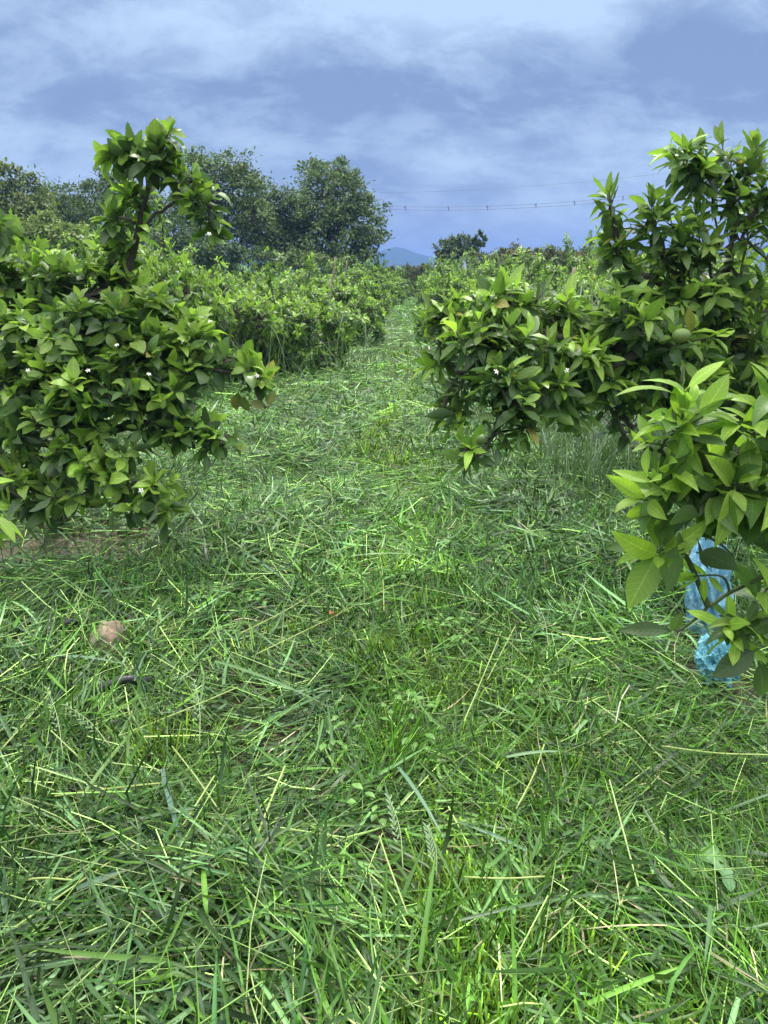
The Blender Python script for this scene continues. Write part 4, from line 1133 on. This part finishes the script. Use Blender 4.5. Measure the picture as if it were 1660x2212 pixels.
# flap of the torn sack: a folded strip standing at its left side
def flat_leaf(name, label, cat, px, py, L, W, col, z=.09, yaw=0., curl=.6, prof='mid', pitch=.15, mat=None):
    p = gpt(px, py)
    D = np.array([[math.cos(yaw) * math.cos(pitch), math.sin(yaw) * math.cos(pitch), math.sin(pitch)]])
    ob = build(name, [leaves(np.zeros((1, 3)), D, np.array([[.1, -.35, 1.]]), L, W, curl, .35, np.array(col), prof, 5, .05)], mat or GRASS)
    ob.location = p + np.array([0, 0, z])
    return tag(ob, label, cat)
flat_leaf('dead_leaf', 'curled reddish brown dead leaf on the cut grass in mid path', 'leaf', 712, 1400, .085, .030, (.30, .12, .06), .10, 1.1, 1.6, 'hi', .3)
fo = gpt(272, 1180)
fob = thing('fallen_fruit', 'fallen green citrus fruit on the ground under the left tree', 'fruit', fo + [0, 0, .055])
fr = fruit_obj(fob, fo + [0, 0, .055], .036, np.array([.11, .17, .03]), (.5, .9)); fr.name = 'peel'
def lobed(name, label, px, py, L, yaw, col, z):
    p = gpt(px, py)
    n = 13
    t_ = np.linspace(0, 1, n)
    wd = .10 + .16 * t_ + .22 * np.abs(np.sin(t_ * math.pi * 3.5)) * (.4 + t_); wd[0] = .04; wd[-1] = .03
    V = []
    for a, b in zip(t_, wd):
        for s in (-1, -.45, 0, .45, 1):
            V.append((a * L - .03 * L * abs(s), s * b * L * .8, .03 * L * math.sin(a * 5) + .05 * L * abs(s) * b + .02 * math.sin(a * 3.1)))
    ob = build(name, [(np.array(V), grid_q(n, 5)[:, ::-1], np.array(col), np.tile([-1, -.45, 0, .45, 1.], n))], GRASS)
    ob.location = p + np.array([0, 0, z]); ob.rotation_euler = (.35, 0, yaw)
    return tag(ob, label, 'weed leaf')
lobed('weed_leaf', 'pale jagged weed leaf lying on fine grass at the lower right', 1562, 2010, .10, 1.75, (.15, .27, .13), .09)
lobed('weed_leaf', 'second jagged weed leaf just left of the pale one at lower right', 1490, 1960, .10, .6, (.14, .26, .10), .09)
tw = [gpt(1322, 1640) + [0, 0, .10], gpt(1332, 1600) + [0, 0, .12], gpt(1350, 1570) + [0, 0, .13]]
o0 = tw[0].copy()
P, r = capped(smooth_line(tw, 10), np.full(10, .0022))
o = build('twig', [tubes(P - o0, r, 6)], plain('bleached stick', (.42, .38, .31), .8, .2)); o.location = o0
tag(o, 'short bleached white twig on the grass left of the teal bag', 'twig')
# pebbles on the bare soil
STONE = plain('pale stone', (.42, .37, .31), .9, .2, nscale=30)
PL = 'small pale stone on the bare soil under the left tree'
r_ = np.random.default_rng(9)
for px, py, s in ((92, 1218, .024), (140, 1240, .028), (20, 1243, .02), (60, 1200, .015), (110, 1262, .018), (8, 1218, .022)):
    p = gpt(px, py)
    a, b = np.meshgrid(np.linspace(0, math.pi, 9), np.linspace(0, 2 * math.pi, 14, endpoint=False), indexing='ij')
    d = np.stack([np.sin(a) * np.cos(b), np.sin(a) * np.sin(b), np.cos(a)], -1)
    V = d * (1 + .22 * np.sin(d @ r_.normal(0, 3, 3)) + .12 * np.sin(d @ r_.normal(0, 6, 3)))[..., None] * s * np.array([1.2, 1, .6])
    o = build('stone', [(V.reshape(-1, 3), grid_q(9, 14, 1, True), (0, 0, 0), None)], STONE); o.location = p + [0, 0, s * .3]
    tag(o, PL, 'stone', 'stones on the bare soil')

# ryegrass ears and long loose blades that lie on top of the mat
ch = []
def long_blade(px0, py0, px1, py1, wdt, col, z0=.10, z1=.11, arch=.03):
    a, b = gpt(px0, py0) + [0, 0, z0], gpt(px1, py1) + [0, 0, z1]
    L = np.linalg.norm(b - a)
    ch.append(leaves(a[None], (b - a)[None] + [[0, 0, arch]], np.array([[rng.normal(0, .3), -.3, 1.]]), L, wdt, .35, .3, np.array(col), 'blade', 3))
for a in ((20, 1400, 300, 1560, .011, (.12, .20, .11)), (470, 1500, 700, 1590, .013, (.09, .17, .06)), (360, 1740, 400, 1960, .016, (.11, .19, .14)), (190, 1800, 340, 1590, .013, (.10, .18, .04)), (860, 1745, 960, 1900, .013, (.10, .19, .11)),
          (990, 2090, 1460, 1985, .010, (.05, .10, .035)), (120, 1480, 280, 1500, .012, (.13, .21, .14)), (300, 1540, 330, 1450, .010, (.11, .19, .12)), (30, 2060, 25, 1960, .014, (.04, .09, .04)), (700, 1640, 690, 1720, .009, (.10, .2, .06)), (1090, 1720, 1210, 1715, .012, (.11, .20, .09)),
          (520, 1240, 640, 1330, .012, (.12, .20, .13)), (760, 1260, 930, 1250, .010, (.12, .22, .07)), (1130, 1930, 980, 1880, .010, (.10, .19, .1)), (440, 1830, 250, 1880, .012, (.06, .12, .04)), (180, 2010, 320, 1975, .014, (.11, .18, .12))):
    long_blade(*a)
def long_stem(px0, py0, px1, py1, r, col=(.27, .34, .11), z0=.09, z1=.10):
    a, b = gpt(px0, py0) + [0, 0, z0], gpt(px1, py1) + [0, 0, z1]
    m_ = (a + b) / 2 + rng.normal(0, .006, 3)
    P, rr = capped(smooth_line([a, m_, b], 9), np.full(9, r))
    ch.append(tubes(P, rr, 6, col))
for a in ((520, 2010, 620, 1740, .0030), (300, 2020, 470, 1760, .0026), (30, 2100, 320, 1900, .0026), (480, 1830, 380, 1690, .002), (700, 1330, 520, 1440, .0022), (690, 2080, 330, 1975, .0026), (560, 1480, 850, 1330, .002), (1000, 1985, 1170, 1990, .0024), (1320, 2080, 1370, 1960, .003), (0, 1700, 120, 1560, .0022), (1080, 1430, 1000, 1640, .002),
          (1050, 1540, 1110, 1420, .002), (130, 1790, 400, 1770, .0026), (0, 2000, 180, 1990, .0026), (880, 2070, 820, 1900, .0022), (640, 1900, 420, 2060, .0026), (260, 1660, 520, 1560, .0022), (860, 1320, 1060, 1370, .002), (1110, 1830, 1170, 1690, .0022), (1660, 1700, 1420, 1690, .0024), (90, 1470, 60, 1380, .002), (820, 1240, 830, 1390, .002)):
    long_stem(*a)
def ear(px0, py0, px1, py1, z=.12, h=.06, n=15):
    a, b = gpt(px0, py0) + [0, 0, z], gpt(px1, py1) + [0, 0, z + h]
    P, rr = capped(smooth_line([a, (a + b) / 2 + [.01, 0, .01], b], 12), taper(.0016, .0009, 12))
    ch.append(tubes(P, rr, 5, (.20, .28, .12)))
    t_ = np.linspace(.35, 1, n); sd = np.where(np.arange(n) % 2, 1., -1.)
    D = nrm(b - a); S = nrm(np.cross(D, [0, -.6, .8]))
    ch.append(leaves(a + (b - a) * t_[:, None], D * .8 + S * sd[:, None] * .5, np.tile([0, -.6, .8], (n, 1)), .017, .0042, .1, .4, np.array([.20, .28, .15]), 'petal', 3))
for a in ((870, 1990, 840, 1870), (940, 2010, 920, 1940), (150, 1720, 120, 1600), (590, 1250, 610, 1190), (1325, 1270, 1330, 1370), (250, 1700, 160, 1640), (1230, 1420, 1260, 1330), (740, 1180, 700, 1120), (1180, 1480, 1150, 1400), (440, 1700, 430, 1590)):
    ear(*a)
tag(build('loose_grass', ch, GRASS), kind='stuff')
# low broad-leaved weeds
ch = []
for px, py, c in ((880, 1590, 12), (720, 1650, 10), (860, 1300, 12), (560, 1340, 9), (270, 1400, 9), (950, 1410, 14), (900, 1640, 9), (1150, 1560, 9), (130, 1300, 10), (1290, 1990, 5), (820, 1810, 7), (320, 1330, 8), (1000, 1420, 10)):
    p = gpt(px, py); q = rng.normal(0, .035, (c, 2)); X, Y = p[0] + q[:, 0], p[1] + q[:, 1]
    th = np.arctan2(q[:, 1], q[:, 0])
    ch.append(leaves(np.stack([X, Y, gh(X, Y) + rng.uniform(.05, .10, c)], -1), np.stack([np.cos(th), np.sin(th), np.full(c, .35)], -1), np.tile([0, 0, 1.], (c, 1)), rng.uniform(.025, .05, c), rng.uniform(.014, .026, c), .6, .2, np.array([.10, .21, .04]) * rng.uniform(.8, 1.3, (c, 1)), 'lo', 3))
tag(build('ground_weeds', ch, GRASS), kind='stuff')

# ------------------------------------------------------------------ air
hz = build('haze', [box(-2020, 2020, -2020, 2020, -4.0, 56.0)], BARK, None, False)
hm = bpy.data.materials.new('haze'); hm.use_nodes = True
ht = hm.node_tree; ht.nodes.clear()
ho_ = ht.nodes.new('ShaderNodeOutputMaterial'); hv = ht.nodes.new('ShaderNodeVolumePrincipled')
hv.inputs['Color'].default_value = (.21, .34, .70, 1); hv.inputs['Density'].default_value = .0009
ht.links.new(hv.outputs[0], ho_.inputs['Volume'])
hz.data.materials.clear(); hz.data.materials.append(hm)
tag(hz, kind='stuff')
